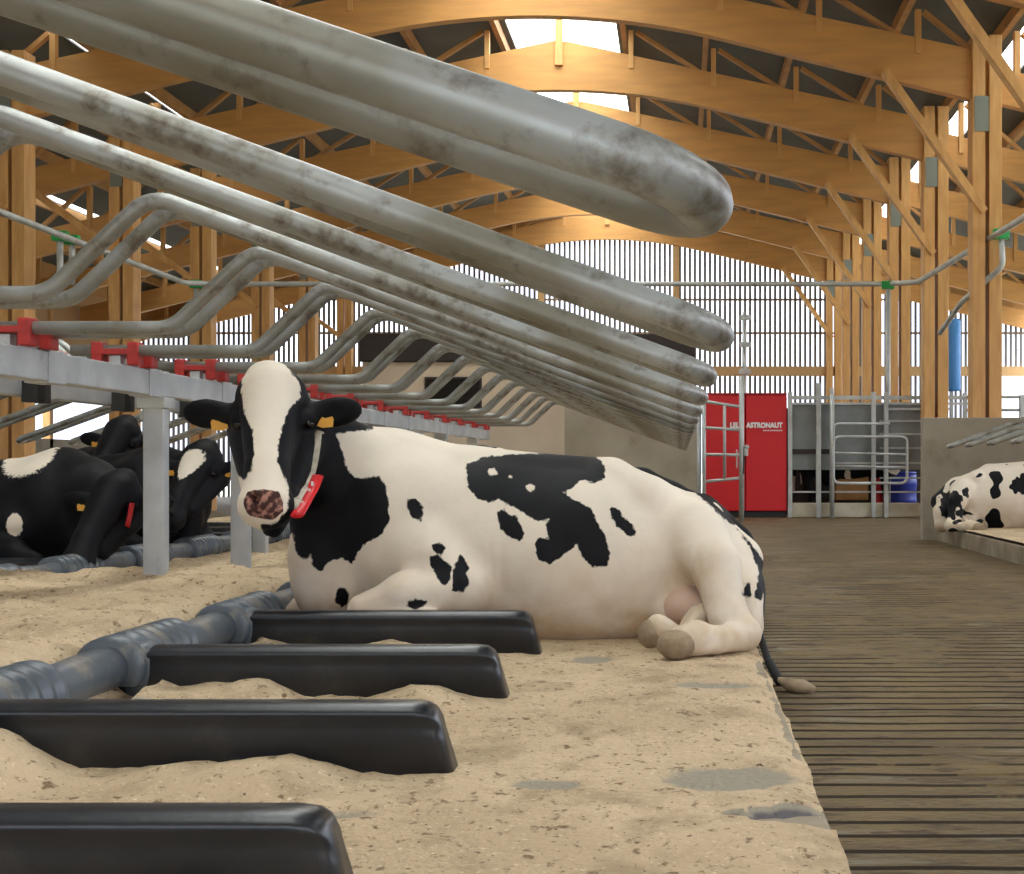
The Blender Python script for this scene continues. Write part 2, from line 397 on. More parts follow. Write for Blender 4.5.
    add_prism(bm, [(XL, 3.5), (XR, 3.5)] + [(x, deck_z(x)) for x in xs[::-1]], -6.1, -6.0)
    add_box(bm, (XL, -6.1, 0), (-9, -6.0, 3.5)); add_box(bm, (5, -6.1, 0), (XR, -6.0, 3.5))
    struct(bm_obj('wall_near_blocker', bm, M['timber_d']), 'unseen timber gable added behind the viewer to block frontal daylight, with a gateway')
build_shell()

# ------------------------------------------------------------------ timber portal frames
def portal_frame(i, y):
    t = empty('timber_portal_frame', (RIDGE, y, 0), 'orange glulam roof frame with arched beam and double posts, %s of its row' % ORD[i], 'roof frame',
              'glulam roof frames along the barn')
    O = Vector((RIDGE, y, 0))
    def ob(nm, bm, m): return bm_obj(nm, bm, m, t)
    def rel(x): return x - RIDGE
    bm = nb(); n = 60; xa, xb = -10.75, 5.05
    xs = [xa + (xb-xa)*k/n for k in range(n+1)]
    add_prism(bm, [(rel(x), arch_b(x)) for x in xs] + [(rel(x), arch_t(x)) for x in xs[::-1]], -.1, .1)
    ob('arched_beam', bm, M['timber'])
    for a, b in ((XL+.15, -10.6), (4.9, XR-.15)):
        bm = nb(); add_prism(bm, [(rel(a), arch_b(a)+.05), (rel(b), arch_b(b)+.05), (rel(b), arch_b(b)+.6), (rel(a), arch_b(a)+.6)], -.09, .09)
        ob('side_beam', bm, M['timber'])
    for cx in (-10.45, 4.79):
        for s in (-1, 1):
            bm = nb(); add_box(bm, (rel(cx)+s*.13-.1, -.2, 0), (rel(cx)+s*.13+.1, .2, arch_t(cx)+.25), .01)
            ob('post', bm, M['timber_v'])
        bm = nb(); add_box(bm, (rel(cx)-.20, -.215, 6.2), (rel(cx)+.02, -.205, 6.75)); ob('steel_plate', bm, M['plate'])
        s = 1 if cx < RIDGE else -1
        xx = cx - 1.6; bm = nb(); add_beam(bm, (rel(cx)-.05, -.16, 4.95), (rel(xx), -.16, arch_b(xx)+.08), .12, .2, (0, 1, 0)); ob('knee_brace', bm, M['timber_v'])
    # webs between beam and roof
    k = 0
    for s, lim in ((-1, 14), (1, 12)):
        u = 1.35
        while u < lim:
            x = RIDGE + s*u
            zt = deck_z(x)-.2; zb = (arch_t(x) if u < 7.2 else arch_b(x)+.55)
            if XL+.3 < x < XR-.3 and zt - zb > .12:
                bm = nb(); add_beam(bm, (s*u, -.06, zb-.25), (s*u, -.06, zt), .09, .13, (0, 1, 0)); ob('web_strut', bm, M['timber_v'])
                u2 = u + 1.45; x2 = RIDGE + s*u2
                if XL+.3 < x2 < XR-.3:
                    zb2 = (arch_t(x2) if u2 < 7.2 else arch_b(x2)+.55)
                    bm = nb(); add_beam(bm, (s*(u+.1), .02, zt), (s*(u2-.05), .02, zb2-.05), .07, .12, (0, 1, 0)); ob('web_diagonal', bm, M['timber_d'])
            u += 1.55
    bm = nb(); add_box(bm, (-.07, -.17, arch_b(RIDGE)+.45), (.07, -.1, deck_z(RIDGE)-.02)); ob('king_post', bm, M['timber_v'])
for i, y in enumerate(FR): portal_frame(i, y)

# ------------------------------------------------------------------ stall hardware (left double row)
LY = [1.4, 2.62] + [3.8 + 1.2*k for k in range(15)]    # 17 loops
BEAM_X = -2.8; MIR = -3.15
SEP = 0.1
def loop_meshes(flip=1):
    """cantilever loop: two parallel legs joined by a tight bend at the aisle end; local origin on the beam"""
    ox = BEAM_X
    base = [(-3.06, 0.577+1), (-2.14, 0.577+1), (-1.79, 1.912), (-0.01, 1.262)]
    near = [Vector(((x-ox)*flip, -SEP, z)) for x, z in base]; far = [Vector(((x-ox)*flip, SEP, z)) for x, z in base]
    a = fillet(near[:1] + near[1:3] + near[3:], [.16, .14])
    b = fillet(far[:1] + far[1:3] + far[3:], [.16, .14])
    d = (near[3]-near[2]).normalized(); arc = []
    for k in range(1, 12):
        t = math.pi*k/12; arc.append(near[3] + d*math.sin(t)*SEP*.85 + Vector((0, SEP*(1-math.cos(t)), 0)))
    return a + arc + b[::-1]
def make_tube_mesh(flip):
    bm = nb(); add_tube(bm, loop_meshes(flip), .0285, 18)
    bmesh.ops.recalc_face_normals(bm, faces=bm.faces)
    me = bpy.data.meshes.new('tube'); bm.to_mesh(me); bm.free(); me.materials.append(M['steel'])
    for p in me.polygons: p.use_smooth = True
    return me
def make_clamp_mesh(flip):
    bm = nb()
    for dx in (-.15, .03):                          # two jaws gripping the tube, open between
        add_box(bm, (min(dx*flip, (dx+.055)*flip), -.045, 1.50), (max(dx*flip, (dx+.055)*flip), .045, 1.618), .008)
    add_box(bm, (min(-.15*flip, .085*flip), -.046, 1.553), (max(-.15*flip, .085*flip), .046, 1.583), .006)
    me = bpy.data.meshes.new('clamp'); bm.to_mesh(me); bm.free(); me.materials.append(M['red']); return me
def make_bracket_mesh(flip):
    bm = nb(); add_box(bm, (-.03-.035*flip, -.03, 1.49), (.03-.035*flip, .03, 1.55), .004)
    add_tube(bm, [(-.035*flip, -.034, 1.52), (-.035*flip, .034, 1.52)], .014, 6)
    me = bpy.data.meshes.new('bracket'); bm.to_mesh(me); bm.free(); me.materials.append(M['steel_beam']); return me
TM = {f: make_tube_mesh(f) for f in (1, -1)}; CM = {f: make_clamp_mesh(f) for f in (1, -1)}; KM = {f: make_bracket_mesh(f) for f in (1, -1)}
def stall_loop(x, y, flip, label, group):
    t = empty('stall_loop', (x, y, 0), label, 'stall divider', group)
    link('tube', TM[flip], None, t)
    for s in (-1, 1):
        c = link('clamp', CM[flip], None, t); c.location = (0, s*SEP, 0)
        k = link('bracket', KM[flip], None, c)
    return t
for i, y in enumerate(LY):
    lp = stall_loop(BEAM_X, y, 1, 'galvanised double tube stall loop over the near left bed, %s' % ORD[i], 'stall loops of the near left row')
    if i == 0: lp.rotation_euler.y = -.027; lp.location.x -= .012; lp.location.z = -.058     # knocked a little out of line
for i, y in enumerate([8.0 + 1.2*k for k in range(10)]):
    stall_loop(2*MIR-BEAM_X, y, -1, 'galvanised stall loop turned away above the black cows, %s' % ORD[i], 'stall loops of the far left row')
for i, y in enumerate([14.9 + 1.2*k for k in range(4)]):
    stall_loop(6.3, y, -1 if False else -1, 'galvanised stall loop over the right hand bed, %s' % ORD[i], 'stall loops of the right row')

def mounting_beam(x, y0, y1, posts, lab, nm='mounting_beam'):
    t = empty(nm, (x, y0, 0), lab, 'steel beam')
    bm = nb(); add_box(bm, (-.05, 0, 1.365), (.05, y1-y0, 1.495), .006); bm_obj('beam', bm, M['steel_beam'], t)
    for y in posts:
        bm = nb(); add_box(bm, (-.055, y-y0-.045, 0.12), (.055, y-y0+.045, 1.362), .006); bm_obj('post', bm, M['steel_beam'], t)
        bm = nb(); add_box(bm, (-.075, y-y0-.08, 1.30), (.075, y-y0+.08, 1.36), .005); bm_obj('post_bracket', bm, M['steel_far'], t)
    y = y0 + 0.5
    while y < y1:                                   # sleeve joints
        bm = nb(); add_box(bm, (-.056, y-y0-.09, 1.358), (.056, y-y0+.09, 1.502), .004); bm_obj('sleeve', bm, M['steel_beam'], t); y += 1.2
    return t
mounting_beam(BEAM_X, 1.1, 20.9, [2.6, 5.2, 7.75, 9.25, 11.8, 14.4, 17.0, 19.6], 'long galvanised steel beam on posts carrying the near loops and red clamps')
b2 = mounting_beam(2*MIR-BEAM_X, 5.0, 19.5, [7.2, 9.67, 12.1, 14.5, 16.9, 19.2], 'galvanised steel beam behind the first one carrying the far left loops')
for k in range(9):
    y = 6.4 + 1.2*k
    for dy in (0, .16):
        bm = nb(); add_box(bm, (-.01+.055, y-5+dy, 1.33), (.03+.075, y-5+dy+.07, 1.52), .004); bm_obj('rubber_pad', bm, M['rubber'], b2)
mounting_beam(6.3, 13.8, 19.1, [14.3, 18.6], 'galvanised steel beam at the head of the right hand stalls')

# ------------------------------------------------------------------ black bed dividers and brisket pipes
PX0 = -1.9; PZ = 0.325; PR = 0.072
DV = [1.42, 2.60, 3.76, 4.93, 6.10, 7.3, 8.5, 9.7, 10.9, 12.1, 13.3, 14.5]
def divider_mesh():
    prof = [(-.066, 0), (-.055, .14), (-.055, .165), (-.061, .176), (-.060, .19), (-.048, .203), (-.025, .209), (.025, .209), (.048, .203), (.060, .19), (.061, .176), (.055, .165), (.055, .14), (.066, 0)]
    bm = nb(); rings = []
    st = [(0.0, 1, 0), (.06, 1, 0), (.35, 1, 0), (.8, 1, 0), (1.08, 1, 0), (1.16, 1, 0), (1.195, .97, -.004), (1.215, .88, -.016), (1.225, .72, -.03)]
    for x, s, dz in [(x_-(.13 if x_ < .2 else .01), s_, d_) for x_, s_, d_ in st]:
        ring = []
        for u, v in prof:
            zz = v*(1) + dz*(v/.209)
            lean = (0.209 - v)*.25 if x > 1.1 else 0      # end face leans out at the foot
            ring.append(bm.verts.new((x + lean, u*s, zz - .03)))
        rings.append(ring)
    n = len(prof)
    for A, B in zip(rings, rings[1:]):
        for k in range(n-1): bm.faces.new((A[k], A[k+1], B[k+1], B[k]))
        bm.faces.new((A[-1], A[0], B[0], B[-1]))
    bm.faces.new(rings[0]); bm.faces.new(rings[-1][::-1])
    bmesh.ops.recalc_face_normals(bm, faces=bm.faces)
    me = bpy.data.meshes.new('divider_body'); bm.to_mesh(me); bm.free(); me.materials.append(M['black_plastic'])
    for p in me.polygons: p.use_smooth = True
    return me
def saddle_mesh(sgn=1):
    """half-round saddle gripping the pipe, ribbed on top, flaring into the divider"""
    bm = nb(); rings = []
    ys = [-.13, -.125, -.06, -.02]; rs = [.090, .104, .106, .100]
    for k in range(6): ys += [.01+.085*k, .02+.085*k, .06+.085*k, .07+.085*k]; rs += [.094, .105, .105, .094]
    for y, r in zip(ys, rs):
        ring = []
        for k in range(19):
            a = math.radians(-35 + 250*k/18)
            x = math.cos(a)*r; z = math.sin(a)*r
            ring.append(bm.verts.new((x*1.08, y, z)))
        rings.append(ring)
    for A, B in zip(rings, rings[1:]):
        for k in range(18): bm.faces.new((A[k], A[k+1], B[k+1], B[k]))
        bm.faces.new((A[-1], A[0], B[0], B[-1]))
    bm.faces.new(rings[0]); bm.faces.new(rings[-1][::-1])
    # neck towards the divider
    add_box(bm, (.02, -.066, -.13), (.125, .066, .075), .03)
    bmesh.ops.recalc_face_normals(bm, faces=bm.faces)
    me = bpy.data.meshes.new('saddle'); bm.to_mesh(me); bm.free(); me.materials.append(M['pipe'])
    for p in me.polygons: p.use_smooth = True
    return me
DM = divider_mesh(); SM = saddle_mesh()
def bed_divider(x, y, rz, lab, grp):
    t = empty('bed_divider', (x, y, BED), lab, 'bed divider', grp, rz)
    o = link('divider_body', DM, None, t); o.location = (.06, 0, 0)
    o = link('saddle', SM, None, t); o.location = (0, 0, PZ-BED)
for i, y in enumerate(DV):
    bed_divider(PX0, y, 0, 'black plastic bed divider across the sand of the near row, %s' % ORD[i], 'black bed dividers of the near left row')
def pipe_seg(x, ya, yb, lab, grp, dz=0):
    t = empty('brisket_pipe', (x, (ya+yb)/2, PZ), lab, 'brisket pipe', grp)
    h = (yb-ya)/2
    bm = nb()
    add_tube(bm, [(0, -h, 0), (0, -h*.55, .004), (0, 0, -.004), (0, h*.5, .003), (0, h, 0)], PR, 24)
    bm_obj('pipe', bm, M['pipe'], t, True)
    return t
for i, (a, b) in enumerate(zip(DV, DV[1:])):
    pipe_seg(PX0, a+.10, b-.10, 'grey brisket pipe at the head of the near row, %s length' % ORD[i], 'brisket pipes of the near row')
DV2 = [7.1 + 1.2*k for k in range(8)]
for i, y in enumerate(DV2):
    bed_divider(-3.9, y, math.pi, 'black bed divider among the black cows on the left, %s' % ORD[i], 'bed dividers of the far left row')
for i, (a, b) in enumerate(zip(DV2, DV2[1:])):
    pipe_seg(-3.9, a+.10, b-.10, 'grey brisket pipe in front of the black cows, %s length' % ORD[i], 'brisket pipes of the far left row')

# ------------------------------------------------------------------ sand bedding
def fbm(x, y, s, o=4): return noise.fractal(Vector((x*s, y*s, 3.7)), 1.0, 2.0, o)
def sm(a, b, v): t = min(1, max(0, (v-a)/(b-a))); return t*t*(3-2*t)
def sand_h(x, y):
    h = 0.012 + 0.014*fbm(x, y, 1.3) + 0.006*fbm(x+9, y, 7) + .003*fbm(x, y, 22)
    # bank behind the brisket pipe, between the two rows
    if x < PX0+.15:
        m = sm(PX0+.10, PX0-.20, x) * (1 - sm(-3.9, -4.2, -abs(x-(-0)) if False else x) * 0)
        near = 0.20 * (1 - .72*sm(8.1, 9.0, y))
        back = sm(-3.98, -3.72, x)
        h += m*back*(near + .05*fbm(x, y, 1.1) + .03*fbm(x+5, y, 4) + .012*fbm(x, y+4, 13))
        h += (1-back)*0.04
    else:
        # drifts heaped on the camera side of every divider
        for d in DV[:6]:
            t = y - (d - .16)
            if -.30 < t < .11:
                a = sm(-.30, -.05, t)
                lump = .5 + .5*math.sin(x*9.0 + d*3.1) + .6*fbm(x*1.3, d, 2.5, 2)
                span = sm(-.55, -.85, x) if d > 2 else sm(-.62, -.9, x)
                h += a * span * (.006 + .050*max(0, lump-.30)) + a*span*.012*fbm(x, y, 9)
        h += (.065 + .03*fbm(x, y, 2.4))*sm(-1.50, -1.86, x) + .018*(1+fbm(x, y, 2.2))*sm(-.9, -1.6, x)
    # towards the kerb the bed is swept thin
    if x > KX-.1: h -= .02*sm(KX-.09, KX+.0, x)
    return h
def sand_bed():
    xs = []; x = -6.6
    while x < KX + .001:
        xs.append(x); x += (.06 if x < -4.2 else .03)
    xs.append(KX)
    ys = []; y = .9
    while y < 21.9:
        ys.append(y); y += .022 if y < 4 else (.03 if y < 8.5 else .09)
    V = []; bare = []
    spots = [(.12, 3.66, .19, .15), (.25, 3.27, .10, .085), (-.33, 3.62, .10, .07), (-.36, 5.95, .09, .12), (.12, 5.25, .16, .10), (.05, 2.75, .1, .06), (-1.1, 3.28, .45, .07), (-1.62, 4.45, .3, .2), (-1.6, 5.65, .25, .2), (-.95, 4.45, .12, .05)]
    for y in ys:
        for x in xs:
            z = BED - .012 + sand_h(x, y)
            b = 0.0
            for cx, cy, rx, ry in spots:
                q = math.hypot((x-cx)/rx, (y-cy)/ry)
                b = max(b, 1 - sm(.6, 1.25, q))
                if q < 1.2: z -= .010*(1-sm(.7, 1.2, q))
            if -3.9 < x < PX0+.1: b = min(b, 0)
            if math.hypot((x-.27)/.13, (y-3.27)/.075) < 1 + .5*noise.noise(Vector((x*30, y*30, 0))): z -= .022; b = 3.0
            # worn edge
            ex = 0
            if x > KX-.02: ex = .012*fbm(3, y, 3) - .004
            V.append((x + ex, y, z)); bare.append(b)
    nx = len(xs); Fc = [(j*nx+i, j*nx+i+1, (j+1)*nx+i+1, (j+1)*nx+i) for j in range(len(ys)-1) for i in range(nx-1)]
    me = bpy.data.meshes.new('bedding_sand'); me.from_pydata(V, [], Fc)
    a = me.attributes.new('bare', 'FLOAT', 'POINT'); a.data.foreach_set('value', bare)
    for p in me.polygons: p.use_smooth = True
    tag(link('bedding_sand', me, M['sand']), 'tan sandy sawdust bedding spread over the left beds', 'bedding', None, 'stuff')
    # right bed
    V = []; xs = [3.415 + .08*i for i in range(44)]; ys = [11.02 + .09*i for i in range(91)]
    for y in ys:
        for x in xs: V.append((x, y, BED - .012 + .02 + .012*fbm(x, y, 1.5)))
    nx = len(xs); Fc = [(j*nx+i, j*nx+i+1, (j+1)*nx+i+1, (j+1)*nx+i) for j in range(len(ys)-1) for i in range(nx-1)]
    me = bpy.data.meshes.new('bedding_sand'); me.from_pydata(V, [], Fc)
    a = me.attributes.new('bare', 'FLOAT', 'POINT'); a.data.foreach_set('value', [0.0]*len(V))
    for p in me.polygons: p.use_smooth = True
    tag(link('bedding_sand', me, M['sand']), 'tan bedding under the white cow on the right bed', 'bedding', None, 'stuff')
sand_bed()

# ------------------------------------------------------------------ implicit-surface modelling for the cows
class Field:
    def __init__(s, lo, hi, h):
        s.lo = np.array(lo, dtype=np.float32); s.h = h
        s.n = [int(math.ceil((b-a)/h))+1 for a, b in zip(lo, hi)]
        s.ax = [s.lo[i] + h*np.arange(s.n[i], dtype=np.float32) for i in range(3)]
        s.F = np.full(s.n, 0.5, dtype=np.float32)
    def _box(s, lo, hi, m):
        sl = []
        for i in range(3):
            a = max(0, int((lo[i]-m-s.lo[i])/s.h)); b = min(s.n[i], int((hi[i]+m-s.lo[i])/s.h)+2)
            if b <= a: return None
            sl.append(slice(a, b))
        g = np.meshgrid(s.ax[0][sl[0]], s.ax[1][sl[1]], s.ax[2][sl[2]], indexing='ij')
        return tuple(sl), g
    def _mix(s, sl, d, k, sub=False):
        A = s.F[sl]
        if sub:
            hh = np.clip(.5 - .5*(A+d)/k, 0, 1); s.F[sl] = A*(1-hh) + (-d)*hh + k*hh*(1-hh)
        else:
            hh = np.clip(.5 + .5*(d-A)/k, 0, 1); s.F[sl] = d*(1-hh) + A*hh - k*hh*(1-hh)
    def cap(s, a, b, ra, rb, k=.04, sub=False):
        a = np.array(a, dtype=np.float32); b = np.array(b, dtype=np.float32); m = max(ra, rb)
        r = s._box(np.minimum(a, b), np.maximum(a, b), m+.14)
        if r is None: return
        sl, (X, Y, Z) = r; ba = b-a; L2 = float(ba@ba)+1e-9
        t = np.clip(((X-a[0])*ba[0]+(Y-a[1])*ba[1]+(Z-a[2])*ba[2])/L2, 0, 1)
        d = np.sqrt((X-a[0]-t*ba[0])**2+(Y-a[1]-t*ba[1])**2+(Z-a[2]-t*ba[2])**2) - (ra+(rb-ra)*t)
        s._mix(sl, d, k, sub)
    def ell(s, c, r, k=.06, rot=None, sub=False):
        c = np.array(c, dtype=np.float32); m = max(r)
        q = s._box(c, c, m+.14)
        if q is None: return
        sl, (X, Y, Z) = q; X = X-c[0]; Y = Y-c[1]; Z = Z-c[2]
        if rot is not None:
            Rm = np.array(rot, dtype=np.float32).T
            X, Y, Z = (Rm[0,0]*X+Rm[0,1]*Y+Rm[0,2]*Z, Rm[1,0]*X+Rm[1,1]*Y+Rm[1,2]*Z, Rm[2,0]*X+Rm[2,1]*Y+Rm[2,2]*Z)
        k0 = np.sqrt((X/r[0])**2+(Y/r[1])**2+(Z/r[2])**2); k1 = np.sqrt((X/r[0]**2)**2+(Y/r[1]**2)**2+(Z/r[2]**2)**2)+1e-6
        s._mix(sl, k0*(k0-1)/k1, k, sub)
    def sample(s, p):
        q = [(p[i]-s.lo[i])/s.h for i in range(3)]
        i = [int(math.floor(v)) for v in q]
        if any(i[j] < 0 or i[j] >= s.n[j]-1 for j in range(3)): return .5
        f = [q[j]-i[j] for j in range(3)]; v = 0
        for a in (0, 1):
            for b in (0, 1):
                for c in (0, 1):
                    v += s.F[i[0]+a, i[1]+b, i[2]+c]*(f[0] if a else 1-f[0])*(f[1] if b else 1-f[1])*(f[2] if c else 1-f[2])
        return float(v)
    def hit(s, px, py, d0=4.5, d1=8.0, off=(0, 0, 0)):  # surface point along a bearing
        d = d0
        while d < d1:
            p = pt(px, py, d) - Vector(off)
            if s.sample(p) < 0: return p
            d += .006
        return None
    def mesh(s):
        F = s.F; ins = F < 0
        nx, ny, nz = F.shape
        cnt = np.zeros((nx-1, ny-1, nz-1), dtype=np.int8)
        for a in (0, 1):
            for b in (0, 1):
                for c in (0, 1): cnt += ins[a:nx-1+a, b:ny-1+b, c:nz-1+c]
        act = (cnt > 0) & (cnt < 8)
        idx = np.argwhere(act); vid = np.full(act.shape, -1, dtype=np.int64); vid[act] = np.arange(len(idx))
        acc = np.zeros((len(idx), 3)); num = np.zeros(len(idx))
        cor = [(a, b, c) for a in (0, 1) for b in (0, 1) for c in (0, 1)]
        val = {k: F[idx[:,0]+k[0], idx[:,1]+k[1], idx[:,2]+k[2]].astype(np.float64) for k in cor}
        for k in cor:
            for ax in range(3):
                if k[ax]: continue
                k2 = list(k); k2[ax] = 1; k2 = tuple(k2)
                va, vb = val[k], val[k2]; m = (va < 0) != (vb < 0)
                t = np.where(m, va/(va-vb+1e-12), 0)
                p = np.tile(np.array(k, dtype=float), (len(idx), 1)); p[:, ax] += t
                acc[m] += p[m]; num[m] += 1
        V = (idx + acc/num[:, None])*s.h + s.lo
        faces = []
        for ax in range(3):
            sl0 = [slice(None)]*3; sl1 = [slice(None)]*3; sl0[ax] = slice(0, -1); sl1[ax] = slice(1, None)
            ch = ins[tuple(sl0)] != ins[tuple(sl1)]
            e = np.argwhere(ch); o = [i for i in range(3) if i != ax]
            ok = (e[:, o[0]] > 0) & (e[:, o[1]] > 0) & (e[:, o[0]] < F.shape[o[0]]-1) & (e[:, o[1]] < F.shape[o[1]]-1)
            e = e[ok]
            q = []
            for du, dv in ((-1,-1),(0,-1),(0,0),(-1,0)):
                c = e.copy(); c[:, o[0]] += du; c[:, o[1]] += dv; q.append(vid[c[:,0], c[:,1], c[:,2]])
            q = np.stack(q, 1)
            s0 = ins[e[:,0], e[:,1], e[:,2]]
            flip = s0 if ax != 1 else ~s0
            q[~flip] = q[~flip][:, ::-1]
            faces.append(q)
        return V, np.concatenate(faces)

def px_of(V): return np.stack([VX + F_PX*V[:,0]/V[:,1], VY - F_PX*(V[:,2]-CZ)/V[:,1]], 1)
def poly_sd(P, poly):                               # signed distance, negative inside
    poly = np.array(poly, dtype=float); d = np.full(len(P), 1e9); s = np.zeros(len(P), dtype=bool)
    n = len(poly)
    for i in range(n):
        a = poly[i]; b = poly[(i+1) % n]; ba = b-a; pa = P-a
        t = np.clip((pa@ba)/(ba@ba+1e-9), 0, 1); d = np.minimum(d, np.hypot(*(pa - t[:,None]*ba).T))
        c = ((a[1] > P[:,1]) != (b[1] > P[:,1])); xi = (b[0]-a[0])*(P[:,1]-a[1])/(b[1]-a[1]+1e-12)+a[0]
        s ^= c & (P[:,0] < xi)
    return np.where(s, -d, d)

def lying_cow_field(h=.0125, drop=0.0, reach=0.0):
    F = Field((-2.75, 5.55, .13), (0.62, 7.42, 1.62), h)
    def W(px, py, d): return tuple(pt(px, py, d))
    def WH(px, py, d): v = pt(px, py, d); return (v.x - reach, v.y, v.z - drop)
    k = 6.75/F_PX                                   # metres per pixel at the body's distance
    def E(px, py, d, rx, rz, ry, kk=.06, rot=None, sub=False): F.ell(W(px, py, d), (rx*k, ry, rz*k), kk, rot, sub)
    def Cp(a, b, ra, rb, kk=.05, sub=False): F.cap(W(*a), W(*b), ra*a[2]/F_PX, rb*b[2]/F_PX, kk, sub)
    # trunk
    E(392, 526, 6.82, 93, 88, .33, .08)
    E(480, 550, 6.80, 135, 99, .40, .08)
    E(570, 558, 6.80, 122, 94, .44, .08)
    E(645, 562, 6.80, 82, 82, .36, .08)
    Cp((395, 466, 6.80), (470, 478, 6.82), 36, 28, .07)          # withers and spine ridge
    Cp((470, 478, 6.80), (610, 484, 6.82), 28, 26, .06)
    Cp((610, 484, 6.76), (648, 496, 6.68), 24, 21, .05)          # loin to hook bone
    Cp((650, 500, 6.62), (690, 528, 6.75), 20, 30, .05)          # hook and rump
    Cp((692, 520, 6.90), (737, 560, 6.88), 27, 25, .05)
    Cp((690, 548, 6.80), (730, 590, 6.72), 44, 30, .06)
    Cp((737, 562, 6.84), (745, 626, 6.64), 23, 19, .05)
    # hind leg, near side: thigh and shank coming down, hock on the bed, cannon forward
    Cp((692, 532, 6.58), (714, 566, 6.38), 33, 27, .06)
    Cp((714, 566, 6.38), (728, 616, 6.26), 26, 19, .03)
    Cp((728, 616, 6.26), (744, 632, 6.20), 19, 16, .03)
    Cp((744, 635, 6.20), (716, 640, 6.04), 16.5, 13, .03)
    Cp((716, 640, 6.04), (696, 638, 5.98), 14, 17, .02)
    Cp((696, 638, 5.98), (680, 641, 5.95), 17, 15, .02)
    # second hind foot under the belly
    Cp((700, 618, 6.4), (660, 628, 6.2), 15, 15, .03)
    # udder fold and flank hollow
    E(680, 606, 6.60, 34, 28, .17, .04)
    E(676, 592, 6.30, 17, 34, .12, .06, None, True)
    E(690, 556, 6.20, 8, 26, .10, .06, None, True)
    # shoulder, chest, brisket
    E(400, 518, 6.62, 60, 66, .22, .09)
    Cp((345, 545, 6.72), (330, 588, 6.62), 50, 32, .08)
    Cp((314, 560, 6.62), (320, 598, 6.60), 24, 20, .05)
    # near foreleg folded, with the crease above the forearm
    Cp((425, 550, 6.50), (466, 588, 6.42), 34, 24, .06)
    E(404, 566, 6.26, 46, 5, .10, .03, Matrix.Rotation(math.radians(-22), 3, 'Y'), True)
    Cp((466, 590, 6.40), (405, 594, 6.34), 21, 22, .04)
    Cp((405, 596, 6.34), (362, 608, 6.30), 21, 14, .04)
    Cp((362, 612, 6.30), (440, 622, 6.26), 12, 11, .03)
    # flank crease behind the elbow
    E(492, 580, 6.26, 5, 40, .10, .05, None, True)
    # far foreleg
    Cp((330, 590, 6.9), (300, 615, 6.75), 24, 16, .05)
    # neck, carried on to wherever the head is held
    def N(a, b, ra, rb, kk, fa=0.0, fb=1.0):
        p = Vector(pt(*a)) - Vector((reach, 0, drop))*fa; q = Vector(pt(*b)) - Vector((reach, 0, drop))*fb
        F.cap(tuple(p), tuple(q), ra*a[2]/F_PX, rb*b[2]/F_PX, kk)
    N((385, 490, 6.80), (325, 450, 6.62), 58, 38, .07, 0.0, .6)
    N((325, 450, 6.62), (292, 428, 6.50), 38, 32, .05, .6, 1.0)
    N((345, 500, 6.74), (312, 480, 6.56), 56, 32, .07, 0, .6)
    N((308, 520, 6.58), (322, 575, 6.62), 18, 28, .06, .4, 0)         # dewlap
    # head
    km = 6.35/F_PX
    def Hc(a, b, ra, rb, kk=.05, sub=False): F.cap(WH(*a), WH(*b), ra*a[2]/F_PX, rb*b[2]/F_PX, kk, sub)
    def H(px, py, d, rx, rz, ry, kk=.03, rot=None, sub=False): F.ell(WH(px, py, d), (rx*km, ry, rz*km), kk, rot, sub)
    H(272, 400, 6.42, 36, 34, .15, .03)
    H(269, 376, 6.44, 22, 16, .09, .03)                           # poll tuft
    Hc((271, 398, 6.36), (267, 470, 6.06), 32, 21, .03)
    Hc((267, 470, 6.06), (266, 503, 5.98), 21, 25, .03)
    H(266, 506, 5.97, 26, 21, .085, .03)
    Hc((300, 435, 6.48), (284, 500, 6.16), 27, 15, .05)           # near jaw
    Hc((250, 432, 6.46), (256, 490, 6.15), 22, 14, .05)
    Hc((284, 500, 6.14), (273, 527, 6.03), 16, 11, .03)           # chin
    H(306, 420, 6.37, 11, 10, .05, .03); H(240, 420, 6.35, 10, 10, .05, .03)    # brow over the eyes
    H(255, 500, 5.885, 4.5, 5, .035, .012, None, True); H(279, 502, 5.885, 4.5, 5, .035, .012, None, True)
    F.cap(WH(252, 517, 5.93), WH(280, 519, 5.94), .008, .008, .012, True)
    # ears: stalk, blade, hollow
    import mathutils
    for cx, cy, ang, sgn in ((209, 414, 4, -1), (336, 412, 8, 1)):
        r = mathutils.Euler((math.radians(12), math.radians(ang*-sgn*1.0), 0)).to_matrix()
        H(cx, cy, 6.42, 27, 15.5, .035, .015, r)
        H(cx+sgn*2, cy+1, 6.375, 19, 9, .02, .02, r, True)
        F.cap(WH(cx - sgn*20, cy+1, 6.42), WH(cx-sgn*34, cy-2, 6.43), .045, .05, .03)
    return F

FLD = lying_cow_field()
CV, CF = FLD.mesh()
POSES = {}
for kk_, drop_, reach_ in ((1, .25, .05), (2, .44, .10)):
    f_ = lying_cow_field(.018, drop_, reach_); v_, q_ = f_.mesh(); POSES[kk_] = (f_, v_, q_, (reach_, 0, drop_))
ORG = np.array([-0.9, 6.75, BED])

